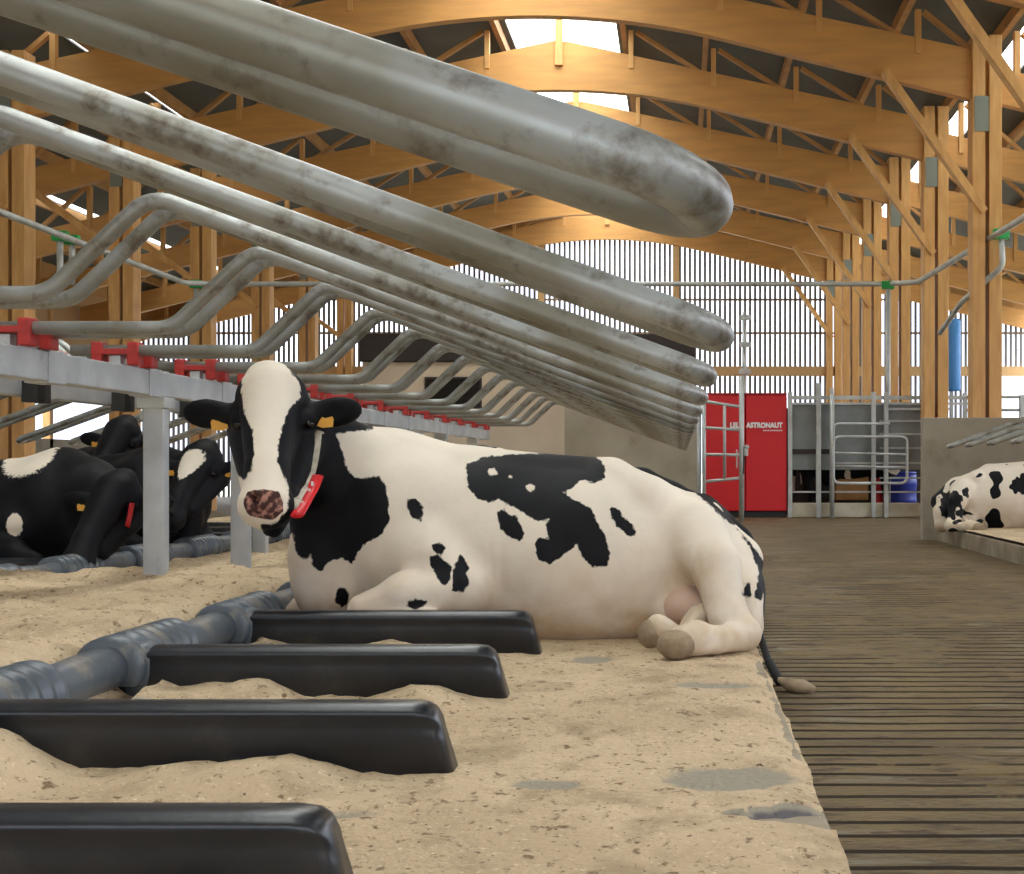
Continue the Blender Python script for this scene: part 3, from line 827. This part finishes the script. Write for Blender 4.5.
def Z1(pts): return [(440 + x/2.844, 420 + y/2.844) for x, y in pts]      # patches as read from the flank
def Z2(pts): return [(160 + x/2.9125, 330 + y/2.9125) for x, y in pts]    # and from head and shoulder
SPOTS = [Z2([(352,85),(400,98),(435,150),(408,158),(380,120)]), Z2([(205,135),(240,120),(238,170),(215,200)]), Z1([(75,125),(130,105),(200,98),(280,95),(360,85),(430,90),(470,130),(468,165),(440,180),(400,170),(375,195),(350,205),(380,225),(430,250),(445,285),(470,330),(483,380),(475,415),(435,420),(410,395),(390,350),(370,370),(340,395),(310,412),(280,395),(268,355),(280,335),(310,340),(300,300),(305,285),(270,285),(240,265),(200,245),(170,225),(140,235),(100,220),(80,190),(75,150)]),
    Z1([(160,265),(180,250),(200,275),(215,270),(240,320),(230,345),(200,335),(170,310)]),
    Z1([(485,245),(510,255),(515,270),(545,295),(555,325),(540,333),(505,305),(485,270)]),
    Z1([(868,462),(878,462),(886,490),(884,508),(862,498)]),
    Z1([(845,310),(905,375),(935,430),(915,515),(893,505),(908,430),(880,360)]),
    Z1([(680,180),(700,170),(735,185),(860,290),(830,300),(720,200)]),
    Z2([(720,495),(745,490),(768,515),(762,560),(740,550),(720,525)]),
    Z2([(792,625),(815,618),(830,635),(820,655),(795,645)]),
    Z2([(783,660),(810,655),(850,690),(848,720),(835,745),(820,740),(790,690)]),
    Z2([(852,700),(875,655),(885,665),(903,695),(892,708),(900,740),(880,765),(850,760)]),
    Z2([(515,755),(535,750),(550,770),(545,800),(530,810),(510,790)]),
    Z2([(720,790),(745,783),(778,790),(770,808),(740,815),(720,808)]),
    Z2([(235,168),(245,240),(270,290),(275,360),(265,410),(245,440),(225,420),(190,330),(180,310),(40,300),(40,190),(200,190),(205,150),(228,140)]),
    Z2([(405,150),(440,110),(480,180),(620,170),(620,290),(512,300),(530,350),(545,405),(570,430),(600,430),(635,425),(655,450),(665,500),(668,560),(640,600),(600,620),(575,650),(560,680),(530,665),(490,675),(470,705),(445,690),(440,650),(425,670),(400,660),(385,590),(350,610),(300,600),(295,568),(340,560),(372,520),(375,450),(355,420),(342,370),(350,300),(375,230),(410,195)])]
HOLES = [((150,148),13), ((258,193),13), ((310,285),6), ((200,160),5)]

def main_spots(V):
    P = px_of(V); sd = np.full(len(V), 1e3)
    for s in SPOTS: sd = np.minimum(sd, poly_sd(P, s))
    for (x, y), r in HOLES:
        hx, hy = 440+x/2.844, 420+y/2.844
        sd = np.maximum(sd, r/2.844 - np.hypot(P[:,0]-hx, (P[:,1]-hy)*1.2))
    m = sd*V[:,1]/F_PX
    # the side away from the viewer carries patches of its own
    far = V[:,1] > 6.95
    nz = np.array([noise.noise(Vector((v[0]*1.7+4, v[1]*1.7, v[2]*1.7))) for v in V[far]])*.5 + .06
    head = V[far][:,0] < -1.35
    nz = np.where(head, -.05, nz)
    m[far] = np.minimum(nz, 1)
    return m
def nose_attr(V):
    P = px_of(V); sd = poly_sd(P, Z2([(243,490),(255,470),(300,463),(345,470),(360,500),(358,530),(335,552),(300,552),(262,542),(243,515)]))
    v = np.clip(.5 - sd/6.0, 0, 1); v[V[:,1] > 6.15] = 0
    return v
def dirt_shade_attr(V):
    z = V[:,2]; d = np.clip(1 - (z-.22)/.50, 0, 1)*.95  # dirt low on the body, with belly shade painted into the same fade
    P = px_of(V)
    foot = np.clip(1 - np.hypot((P[:,0]-685)/34, (P[:,1]-642)/24), 0, 1)*3
    foot2 = np.clip(1 - np.hypot((P[:,0]-650)/24, (P[:,1]-634)/20), 0, 1)*2.5
    hk = np.clip(1 - np.hypot((P[:,0]-735)/50, (P[:,1]-650)/22), 0, 1)*1.2
    fl = np.clip(1 - np.hypot((P[:,0]-690)/45, (P[:,1]-570)/60), 0, 1)*.6
    return np.clip(d + foot + foot2 + hk + fl, 0, 1.0)
NOSE = nose_attr(CV); DIRT_SHADE = dirt_shade_attr(CV); POSES[0] = (FLD, CV, CF, (0, 0, 0))

def cow_body(parent, spot, mirror=False, name='body', low=0):
    P_ = POSES[low]; V = (P_[1] - ORG).copy(); Fc = P_[2]; nose_ = NOSE if parent.name == 'cow' else NOSE*0 if not low else np.zeros(len(V)); dirt_shade_ = dirt_shade_attr(P_[1])
    if mirror: V[:,0] *= -1; Fc = Fc[:, ::-1]
    me = bpy.data.meshes.new(name)
    me.vertices.add(len(V)); me.vertices.foreach_set('co', V.astype(np.float32).ravel())
    me.loops.add(len(Fc)*4); me.loops.foreach_set('vertex_index', Fc.astype(np.int32).ravel())
    me.polygons.add(len(Fc)); me.polygons.foreach_set('loop_start', np.arange(0, len(Fc)*4, 4, dtype=np.int32))
    me.polygons.foreach_set('use_smooth', np.ones(len(Fc), dtype=bool))
    me.update(calc_edges=True); me.validate()
    for nm, v in (('spot', spot), ('nose', nose_), ('dirt_shade', dirt_shade_)):
        a = me.attributes.new(nm, 'FLOAT', 'POINT'); a.data.foreach_set('value', np.asarray(v, dtype=np.float32))
    return link(name, me, M['cow'], parent)

OV = Vector(ORG)
def cow_extras(t, mirror, red_tag=True, low=0):
    sgn = -1 if mirror else 1; fld = POSES[low][0]; off = POSES[low][3]; VO = Vector(off)
    def loc(p): p = Vector(p) - OV; p.x *= sgn; return p
    for px, py in ((239, 424), (308, 424)):         # eyes with lids
        p = fld.hit(px, py, off=off)
        if p is None: continue
        bm = nb(); add_ball(bm, loc(p + Vector((0, .012, 0))), (.024, .020, .019)); bm_obj('eye', bm, M['eye'], t, True)
    for px, py, s in ((220, 425, -1), (326, 422, 1)):   # ear tags
        p = fld.hit(px, py, off=off) or (pt(px, py, 6.38) - VO)
        c = loc(p + Vector((0, -.012, 0))); bm = nb()
        q = []
        for a, b in ((-.036, .012), (-.03, .024), (.0, .016), (.036, .03), (.04, -.016), (.012, -.026), (-.032, -.022)):
            q.append((c.x + a*s*-1*sgn, c.z + b*1.0))
        add_prism(bm, q, c.y-.004, c.y+.004, 'y'); bm_obj('ear_tag', bm, M['tag'], t)
    # collar: a webbing ring laid round the neck behind the jaw, a red number tag on its near side
    path = [(318, 432), (317, 445), (315, 458), (312, 472), (306, 486), (299, 498), (292, 510)]
    pts = []
    for px, py in path:
        p = fld.hit(px, py, off=off)
        if p is not None: pts.append(p + Vector((0, -.012, 0)))
    if len(pts) > 3:
        back = [pts[-1] + Vector((-.02, .12, .0)), pt(318, 470, 6.62) - VO, pts[0] + Vector((.015, .14, .0))]
        ring = [loc(p) for p in pts + back]
        bm = nb(); add_tube(bm, fillet(ring + [ring[0]], .03, 3), .020, 8, flat=.42); bm_obj('collar', bm, M['strap'], t, True)
        if red_tag:
            bm = nb(); mid = [p + Vector((.03, -.018, -.02)) for p in pts[3:]]
            add_tube(bm, [loc(p) for p in mid], .030, 10, flat=.45)
            tg = bm_obj('collar_tag', bm, M['red_panel'], t, True)
            bm = nb()
            bm.free()
            for i, p in enumerate(mid[1:-1] + [mid[0]*.5+mid[1]*.5]):
                bm = nb(); add_box(bm, tuple(loc(p + Vector((0, -.034, 0))) - Vector((.006, .002, .010))), tuple(loc(p + Vector((0, -.034, 0))) + Vector((.006, .002, .010))), .002)
                bm_obj('tag_digit', bm, M['white'], tg)
    # hooves and tail
    bm = nb(); a = loc(pt(678, 643, 5.94))
    add_ball(bm, a + Vector((-.008*sgn, -.025, -.004)), (.080, .052, .062)); add_ball(bm, a + Vector((-.0*sgn, .045, -.006)), (.075, .045, .058)); bm_obj('hoof', bm, M['hoof'], t, True)
    bm = nb(); a = loc(pt(650, 634, 6.18)); add_ball(bm, a, (.055, .05, .062)); bm_obj('hoof', bm, M['hoof'], t, True)

cow = empty('cow', ORG, 'large black and white cow with red collar tag lying in the sand facing the camera', 'cow', 'cows resting in the barn')
cow_body(cow, main_spots(CV)); cow_extras(cow, False)
# udder skin and tail
bm = nb(); a = Vector(pt(686, 606, 6.52)) - OV; add_ball(bm, a, (.12, .13, .10), 24); bm_obj('udder', bm, M['pink'], cow, True)
def tail_of(parent, pts, mirror=False):
    sgn = -1 if mirror else 1
    q = []
    for p in pts: v = Vector(p) - OV; v.x *= sgn; q.append(v)
    q = fillet(q, .12, 5); n = len(q)
    bm = nb(); add_tube(bm, q, .02, 10, radii=[.024*(1-.4*i/n) if i < n*.85 else .022 for i in range(n)])
    o = bm_obj('tail', bm, M['cow_tail'], parent, True); return o
M['cow_tail'] = mat('black_tail_hair', (0.012, 0.012, 0.014), 0.7)
tail_of(cow, [pt(728, 530, 6.92), pt(752, 552, 6.95), pt(762, 590, 6.95), pt(759, 632, 6.80), pt(768, 660, 6.50), pt(780, 682, 6.38)])
bm = nb(); add_tube(bm, [Vector(pt(778, 679, 6.38))-OV, Vector(pt(790, 685, 6.36))-OV, Vector(pt(803, 687, 6.35))-OV, Vector(pt(815, 689, 6.33))-OV], .02, 10, radii=[.012, .030, .034, .012]); bm_obj('tail_tuft', bm, M['hoof'], cow, True)

def rand_spots(seed, thr, scale=1.6, faceblack=True, star=False, low=0):
    CV_ = POSES[low][1]; L = CV_ - ORG
    m = np.array([noise.noise(Vector((v[0]*scale+seed*7.3, v[1]*scale+seed, v[2]*scale*1.1))) for v in L])
    m = (thr + m)*.35
    CH = CV_ + np.array(POSES[low][3])
    P = px_of(CH)
    if faceblack:
        head = (P[:,0] < 345) & (CV_[:,0] < -1.35)
        m = np.where(head, -.05, m)
        if star:
            hx = (P[:,0]-263)/(19-.25*(P[:,1]-405)).clip(4, 40); hy = (P[:,1]-405)/27
            s = (1-np.hypot(hx, hy))*.06; s[CV_[:,1] > 6.5] = -.05
            m = np.where(head, np.maximum(m, s), m)
    return m
def other_cow(lab, loc, spots, mirror, rz=0, scale=1.0, extras=True, low=0, red=False):
    t = empty('cow', loc, lab, 'cow', 'cows resting in the barn', rz); t.scale = (scale,)*3
    cow_body(t, spots, mirror, low=low)
    if extras: cow_extras(t, mirror, red, low=low)
    return t
# behind the first cow, same way round
other_cow('black and white cow resting just behind the large cow, only its dark rump showing', (-.82, 9.1, BED-.05), rand_spots(5, -.45, low=1), False, low=1)
other_cow('black and white cow lying far down the left row, mostly behind the large cow', (-1.35, 13.9, BED), rand_spots(8, -.08, low=1), False, low=1)
# white cow with small spots on the right bed
rs = rand_spots(11, .24, 5.5, faceblack=False)
P_ = px_of(CV); L_ = CV - ORG
for cx_, cz_, rx_, rz_ in ((1.10, .38, .10, .11), (1.16, .24, .06, .10), (1.02, .22, .10, .05), (.95, .47, .05, .06), (.25, .55, .14, .10)):
    rs = np.minimum(rs, (np.hypot((L_[:,0]-cx_)/rx_, (L_[:,2]-cz_)/rz_) - 1 + .25*np.sin(L_[:,0]*60)*np.sin(L_[:,2]*50))*.06)
other_cow('white cow with small black spots lying rump first on the right bed', (4.47, 18.25, BED-.02), rs, True)
# black cows in the opposite row
other_cow('black cow with white star on its forehead, looking out between the two posts', (-4.78, 11.95, BED), rand_spots(2, -.62, 1.1, star=True, low=1), True, low=1)
bl = rand_spots(4, -.62, 1.3, low=2); L2 = POSES[2][1] - ORG
for cx_, cz_, rx_, rz_ in ((-.26, .90, .20, .15), (-.30, .42, .05, .08)):       # pale blaze on the back, small pale mark low on the side
    bl = np.maximum(bl, (1 - np.hypot((L2[:,0]-cx_)/rx_, (L2[:,2]-cz_)/rz_))*.05)
lcow = other_cow('black cow with one white patch on its back lying at the left edge', (-4.78, 10.15, BED-.02), bl, True, low=2, scale=.97)
def hit_other(px, py, loc, fld, sc_, d0, d1):         # nearest point on a mirrored cow's hide
    d = d0
    while d < d1:
        p = pt(px, py, d); q = (p - Vector(loc))/sc_; q.x *= -1
        if fld.sample(q + OV) < 0: return q
        d += .01
    return None
q_ = [hit_other(px, py, (-4.78, 10.15, BED-.02), POSES[2][0], .97, 7.9, 12.5) for px, py in ((133, 503), (131.5, 511), (130, 519), (128, 527))]
q_ = [Vector((-v.x, v.y-.015, v.z)) for v in q_ if v is not None]
if len(q_) > 1:
    bm = nb(); add_tube(bm, q_, .032, 8, flat=.5); bm_obj('collar_tag', bm, M['red_panel'], lcow, True)
other_cow('black cow raising its head behind the other black cows on the left', (-6.0, 13.6, BED), rand_spots(6, -.6, 1.2), True)
# ------------------------------------------------------------------ end walls of the beds
bm = nb(); add_box(bm, (-1.75, 22.0, -.03), (0.26, 22.18, 2.02), .01); struct(bm_obj('wall_back', bm, M['concrete']), 'grey concrete end wall of the left stalls')
bm = nb(); add_box(bm, (3.22, 19.25, -.03), (8.0, 19.43, 1.63), .01); struct(bm_obj('wall_side', bm, M['concrete']), 'low brown concrete wall behind the white cow on the right')

# ------------------------------------------------------------------ cabin in the far left
def cabin():
    y = 34.0
    t = empty('office_cabin', (-3.5, y, 0), 'beige cabin with dark fascia and black window beyond the loops', 'cabin')
    def X(px): return (px-VX)*y/F_PX + 3.5
    def Z(py): return CZ + (VY-py)*y/F_PX
    bm = nb(); add_box(bm, (X(362), 0, 0), (X(694), 3.5, Z(362)), .02); bm_obj('wall', bm, M['beige'], t)
    bm = nb(); add_box(bm, (X(360), -.1, Z(362)+.005), (X(696), 3.6, Z(334)), .02); bm_obj('fascia', bm, M['dark'], t)
    bm = nb(); add_box(bm, (X(425), -.05, Z(408)), (X(482), -.01, Z(377)), .005); f = bm_obj('window_frame', bm, M['dark'], t)
    bm = nb(); add_box(bm, (X(427), -.07, Z(406)), (X(480), -.055, Z(379)), .002); bm_obj('pane', bm, M['glass'], f)
cabin()

# ------------------------------------------------------------------ milking robot and gates at the end of the aisle
YR = 27.6
def XX(px, y=YR): return (px-VX)*y/F_PX
def ZZ(py, y=YR): return max(0.0, CZ + (VY-py)*y/F_PX)
def text_mesh(name, s, size, m, parent, loc):
    cu = bpy.data.curves.new(name, 'FONT'); cu.body = s; cu.size = size; cu.extrude = .004; cu.offset = .009; cu.space_character = 1.05
    o = bpy.data.objects.new(name, cu); C.objects.link(o)
    dg = bpy.context.evaluated_depsgraph_get(); me = bpy.data.meshes.new_from_object(o.evaluated_get(dg))
    C.objects.unlink(o); bpy.data.objects.remove(o)
    me.materials.clear(); me.materials.append(m); r = link(name, me, None, parent)
    r.rotation_euler = (math.pi/2, 0, 0); r.location = loc; return r
def robot():
    x0, x1 = XX(703), XX(787)
    t = empty('milking_robot', ((x0+x1)/2, YR, 0), 'bright red milking robot cabinet with white lettering behind a gate', 'milking robot')
    h = (x1-x0)/2
    bm = nb(); add_box(bm, (-h, 0, .12), (-h+.80, .8, ZZ(395)), .025); bm_obj('cabinet_door', bm, M['red_panel'], t)
    bm = nb(); add_box(bm, (-h+.812, 0, .12), (h, .8, ZZ(395)), .025); bm_obj('cabinet_door', bm, M['red_panel'], t)
    bm = nb(); add_box(bm, (-h+.02, .05, 0), (h-.02, .78, .12), .01); bm_obj('plinth', bm, M['rubber'], t)
    bm = nb(); add_box(bm, (-h, -.01, ZZ(395)+.002), (h, .82, ZZ(395)+.04), .01); bm_obj('top_trim', bm, M['red'], t)
    bm = nb(); add_tube(bm, fillet([(-.16, -.01, 1.28), (-.16, -.06, 1.28), (-.16, -.06, .95), (-.16, -.01, .95)], .02, 4), .014, 8); bm_obj('handle', bm, M['steel_far'], t)
    l = text_mesh('lettering', 'LELY  ASTRONAUT', .145, M['white'], t, (-.27, -.008, ZZ(427.5)))
    w = max(v.co.x for v in l.data.vertices) - min(v.co.x for v in l.data.vertices)
    s = (XX(782.5)-XX(730))/w; l.scale = (s, .9, 1); l.location.x = XX(730)-(x0+x1)/2
    bm = nb(); xx = XX(763)-(x0+x1)/2
    for i in range(9):
        add_box(bm, (xx + i*.042, -.006, ZZ(430.5)-.012), (xx + i*.042 + .028, 0, ZZ(430.5)+.012))
    bm_obj('fine_print', bm, M['white'], t)
robot()

def frame_box():
    """galvanised milking box beside the robot"""
    t = empty('milking_box', (XX(855), YR, 0), 'galvanised milking box of upright posts and rails right of the red cabinet', 'milking box')
    ox = XX(855)
    def post(px, w=.05, top=397, y=0): 
        bm = nb(); add_box(bm, (XX(px)-ox-w/2*1.35, y-.04, 0), (XX(px)-ox+w/2*1.35, y+.04, ZZ(top)), .008); bm_obj('post', bm, M['steel_far'], t)
    for px, w, top, y in ((790, .06, 392, 0), (818.5, .07, 383, 0), (831.5, .05, 388, -.02), (873.5, .06, 392, 0), (886, .06, 392, 0), (947, .08, 392, .3), (968, .06, 392, .3)): post(px, w, top, y)
    for py, a, b, th in ((397.5, 790, 970, .05), (403.5, 790, 970, .03), (409, 886, 950, .03), (421, 880, 921, .022), (434, 880, 921, .022), (448, 880, 921, .022), (463, 835, 921, .022), (478, 880, 921, .022), (492, 790, 921, .022)):
        bm = nb(); add_beam(bm, (XX(a)-ox, .05, ZZ(py)), (XX(b)-ox, .05, ZZ(py)), .05, th*1.5, bev=.006); bm_obj('rail', bm, M['steel_far'], t)
    bm = nb(); add_box(bm, (XX(791)-ox, .14, ZZ(470)), (XX(921)-ox, .18, ZZ(405)), .01); bm_obj('back_panel', bm, M['grey_panel'], t)
    bm = nb(); add_box(bm, (XX(791)-ox, .10, ZZ(454)), (XX(835)-ox, .135, ZZ(449)), .005); bm_obj('panel_seam', bm, M['dark'], t)
    bm = nb(); add_box(bm, (XX(791)-ox, .2, ZZ(409)), (XX(935)-ox, .5, ZZ(404)), .01); bm_obj('feed_duct', bm, M['rubber'], t)
    bm = nb(); add_box(bm, (XX(789)-ox, .07, 0), (XX(921)-ox, .22, ZZ(503)), .02); bm_obj('plinth', bm, M['white_kerb'], t)
    bm = nb(); add_box(bm, (XX(789)-ox, 1.5, 0), (XX(940)-ox, 1.56, ZZ(405)), .01); bm_obj('dark_blocker', bm, M['dark'], t)  # added dark sheet, blocks the bright gable slats behind the box
    bm = nb(); add_box(bm, (XX(838)-ox, .5, ZZ(501)), (XX(872)-ox, .7, ZZ(470)), .03); bm_obj('feed_trough', bm, M['timber_d'], t)
frame_box()
def round_gate():
    t = empty('cow_gate', (XX(868), YR-.25, 0), 'round cornered tubular gate hanging in front of the milking box', 'gate')
    ox = XX(868)
    def loop(px0, px1, py0, py1, name):
        a, b = XX(px0)-ox, XX(px1)-ox; z0, z1 = ZZ(py1), ZZ(py0); m = (a+b)/2
        bm = nb(); add_tube(bm, fillet([(m, 0, z0), (b, 0, z0), (b, 0, z1), (a, 0, z1), (a, 0, z0), (m, 0, z0)], .13, 6), .028, 10); bm_obj(name, bm, M['steel_far'], t, True)
    loop(832, 905, 437, 483, 'gate_loop')
    bm = nb(); add_tube(bm, fillet([(XX(832)-ox, 0, ZZ(460)), (XX(832)-ox, 0, ZZ(424)), (XX(888)-ox, 0, ZZ(424))], .13, 6), .025, 10); bm_obj('upper_rail', bm, M['steel_far'], t, True)
    for py in (453, 466):
        bm = nb(); add_tube(bm, [(XX(832)-ox, 0, ZZ(py)), (XX(905)-ox, 0, ZZ(py+1.5))], .022, 8); bm_obj('gate_rail', bm, M['steel_far'], t, True)
    bm = nb(); add_tube(bm, [(XX(831)-ox, .02, 0), (XX(831)-ox, .02, ZZ(395))], .04, 10); bm_obj('hinge_post', bm, M['steel_far'], t, True)
round_gate()
def front_gate():
    y = 25.6
    t = empty('tubular_gate', (XX(722, y), y, 0), 'small tubular gate of four rails in front of the red cabinet', 'gate')
    ox = XX(722, y)
    def x(px): return XX(px, y)-ox
    def z(py): return ZZ(py, y)
    for px, top, r in ((697, 401, .06), (704, 399, .035)):
        bm = nb(); add_tube(bm, [(x(px), 0, 0), (x(px), 0, z(top))], r, 12); bm_obj('hinge_post', bm, M['steel_far'], t, True)
    bm = nb(); add_tube(bm, [(x(741.5), 0, 0), (x(741.5), 0, z(376))], .045, 12); bm_obj('latch_post', bm, M['steel_far'], t, True)
    for a, b in ((401, 407), (427.5, 430), (454.5, 455), (482, 478)):
        bm = nb(); add_tube(bm, [(x(702), 0, z(a)), (x(741), 0, z(b))], .028, 10); bm_obj('gate_rail', bm, M['steel_far'], t, True)
    bm = nb(); add_tube(bm, [(x(724.5), 0, z(405)), (x(724.5), 0, z(479))], .028, 10); bm_obj('gate_bar', bm, M['steel_far'], t, True)
    bm = nb(); add_box(bm, (x(744), -.05, z(456)), (x(748), .03, z(445)), .01); add_ball(bm, (x(747), -.03, z(447)), .04, 10); l = bm_obj('latch', bm, M['steel_far'], t)
    bm = nb(); add_tube(bm, [(x(744), -.02, z(455)), (x(743.5), -.03, z(474))], .015, 8); bm_obj('latch_rod', bm, M['rubber'], t)
front_gate()

def lathe(bm, prof, n=24, c=(0, 0)):
    rings = [[bm.verts.new((c[0]+r*math.cos(2*math.pi*k/n), c[1]+r*math.sin(2*math.pi*k/n), z)) for k in range(n)] for r, z in prof]
    for A, B in zip(rings, rings[1:]):
        for k in range(n): bm.faces.new((A[k], A[(k+1)%n], B[(k+1)%n], B[k]))
    bm.faces.new(rings[0][::-1]); bm.faces.new(rings[-1])
t = empty('barrel', (XX(903, 28.6), 28.75, 0), 'dark blue plastic barrel standing inside the milking box', 'barrel')
bm = nb(); lathe(bm, [(.26, 0), (.29, .05), (.29, .26), (.30, .28), (.30, .32), (.29, .34), (.29, .58), (.30, .60), (.30, .64), (.28, .82)]); bm_obj('drum', bm, M['blue'], t, True)
bm = nb(); lathe(bm, [(.285, .822), (.285, .86), (.24, .87)]); bm_obj('lid', bm, M['blue'], t, True)
t = empty('red_canister', (XX(878, 28.2), 28.3, 0), 'slim red canister between the milking box posts left of the blue barrel', 'canister')
bm = nb(); lathe(bm, [(.11, 0), (.12, .03), (.12, .78), (.09, .84)]); bm_obj('drum', bm, M['red_panel'], t, True)
bm = nb(); lathe(bm, [(.05, .842), (.05, .88)]); bm_obj('cap', bm, M['rubber'], t, True)

t = empty('hanging_feed_tube', (XX(953.5, 28.5), 28.5, 0), 'thick sky blue plastic tube standing by the timber posts', 'feed tube')
bm = nb(); lathe(bm, [(.13, ZZ(391, 28.5)), (.14, ZZ(389, 28.5)), (.14, ZZ(321, 28.5)), (.12, ZZ(319, 28.5))]); bm_obj('tube', bm, M['sky_blue'], t, True)
bm = nb(); add_box(bm, (-.03, .15, 0), (.03, .21, ZZ(330, 28.5)), .005); add_box(bm, (-.03, .1, ZZ(386, 28.5)), (.03, .2, ZZ(383, 28.5))); bm_obj('stand', bm, M['steel_far'], t)

# overhead pipe with green clips
def overhead_pipe():
    y = 28.3
    t = empty('overhead_pipe', (0, y, 0), 'galvanised overhead pipe with green clips running round the barn above the gates', 'pipe')
    def p(px, py, d): v = pt(px, py, d); return Vector((v.x, v.y-y, v.z))
    pts = [p(-140, 158, 16.5), p(185, 283, 27.8), p(230, 284, 28.3), p(885, 284, 28.3), p(918, 282, 27.6), p(1030, 214, 20.6), p(1150, 140, 16)]
    bm = nb(); add_tube(bm, fillet(pts, .35, 5), .05, 12); bm_obj('pipe', bm, M['steel_far'], t, True)
    for px, py, d in ((888, 285, 28.2), (1001, 234, 22.4), (196, 284, 28.1), (60, 236, 22.7), (72, 240, 23.3)):
        c = p(px, py, d); bm = nb(); add_box(bm, tuple(c-Vector((.12, .07, .08))), tuple(c+Vector((.12, .07, .08))), .02); bm_obj('clip', bm, M['green'], t)
        dp = {888: 400, 1001: 268, 196: 330, 60: 285, 72: 285}[px]
        e = p(px, dp, d); bm = nb()
        if px != 1001: add_tube(bm, [c, e if px != 888 else Vector((e.x, e.y, 0))], .05, 10)
        else: add_tube(bm, fillet([c, p(1003, 266, 22.4), p(962, 302, 23.0), p(940, 333, 24.5)], .2, 5), .045, 10)
        bm_obj('drop_pipe', bm, M['steel_far'], t, True)
overhead_pipe()
# fence rails right of the milking box
t = empty('rail_fence', (XX(1000, 27), 27.4, 0), 'galvanised rail fence behind the low brown wall at right', 'fence')
for px in (975, 990, 1022):
    bm = nb(); add_box(bm, (XX(px, 27.4)-XX(1000, 27)-.05, -.05, 0), (XX(px, 27.4)-XX(1000, 27)+.05, .05, ZZ(395, 27.4)), .01); bm_obj('post', bm, M['steel_far'], t)
for py in (397, 410, 424):
    bm = nb(); add_tube(bm, [(-.55, 0, ZZ(py, 27.4)), (1.6, 0, ZZ(py, 27.4))], .03, 10); bm_obj('rail', bm, M['steel_far'], t, True)
# mast left of the robot
t = empty('camera_mast', (XX(748, 27), 27.2, 0), 'thin grey pole with small boxes rising behind the red cabinet', 'pole')
bm = nb(); add_tube(bm, [(0, 1.3, 0), (0, 1.3, ZZ(312, 28.5))], .045, 10); bm_obj('pole', bm, M['steel_far'], t, True)
for py in (318, 345, 372):
    bm = nb(); add_box(bm, (-.12, 1.18, ZZ(py, 28.5)-.05), (.12, 1.24, ZZ(py, 28.5)+.05), .01); bm_obj('junction_box', bm, M['steel_far'], t)

# ------------------------------------------------------------------ standing cow in the milking box
def standing_cow():
    F = Field((-.5, -.4, -.02), (2.4, .45, 1.75), .022)
    F.ell((1.0, 0, 1.02), (.85, .30, .34), .1); F.ell((.35, 0, 1.08), (.35, .26, .32), .1); F.ell((1.75, 0, 1.05), (.35, .27, .33), .1)
    for x, y in ((.25, -.14), (.25, .14)):
        F.cap((x, y, .95), (x-.02, y, .55), .14, .09, .06); F.cap((x-.02, y, .55), (x+.10, y, .45), .08, .07, .03); F.cap((x+.10, y, .5), (x+.05, y, .08), .06, .045, .03); F.cap((x+.05, y, .06), (x-.02, y, .04), .06, .05, .02)
    for x, y in ((1.75, -.14), (1.75, .14)):
        F.cap((x, y, .95), (x, y, .45), .12, .065, .06); F.cap((x, y, .45), (x, y, .06), .06, .045, .02); F.cap((x, y, .06), (x+.05, y, .03), .055, .05, .02)
    F.cap((1.9, 0, 1.2), (2.15, 0, 1.25), .18, .12, .08); F.cap((2.15, 0, 1.3), (2.3, 0, 1.0), .12, .08, .05)
    F.ell((.7, 0, .72), (.2, .16, .14), .06)
    F.cap((.02, 0, 1.25), (-.02, 0, .5), .035, .025, .03)
    V, Fc = F.mesh()
    me = bpy.data.meshes.new('cow'); me.from_pydata(V.tolist(), [], Fc.tolist())
    sp = [noise.noise(Vector((v[0]*2.3+1, v[1]*2, v[2]*2.3)))*.4 - .09 for v in V]
    for nm, vals in (('spot', sp), ('nose', [0.0]*len(V)), ('dirt_shade', [max(0, 1-v[2]*1.3)*.6 for v in V])):
        a = me.attributes.new(nm, 'FLOAT', 'POINT'); a.data.foreach_set('value', vals)
    for p in me.polygons: p.use_smooth = True
    o = link('cow', me, M['cow']); o.location = (XX(796, 27.9), 28.25, 0.0)
    tag(o, 'black and white cow standing in the milking box beside the red cabinet, legs visible', 'cow')
standing_cow()
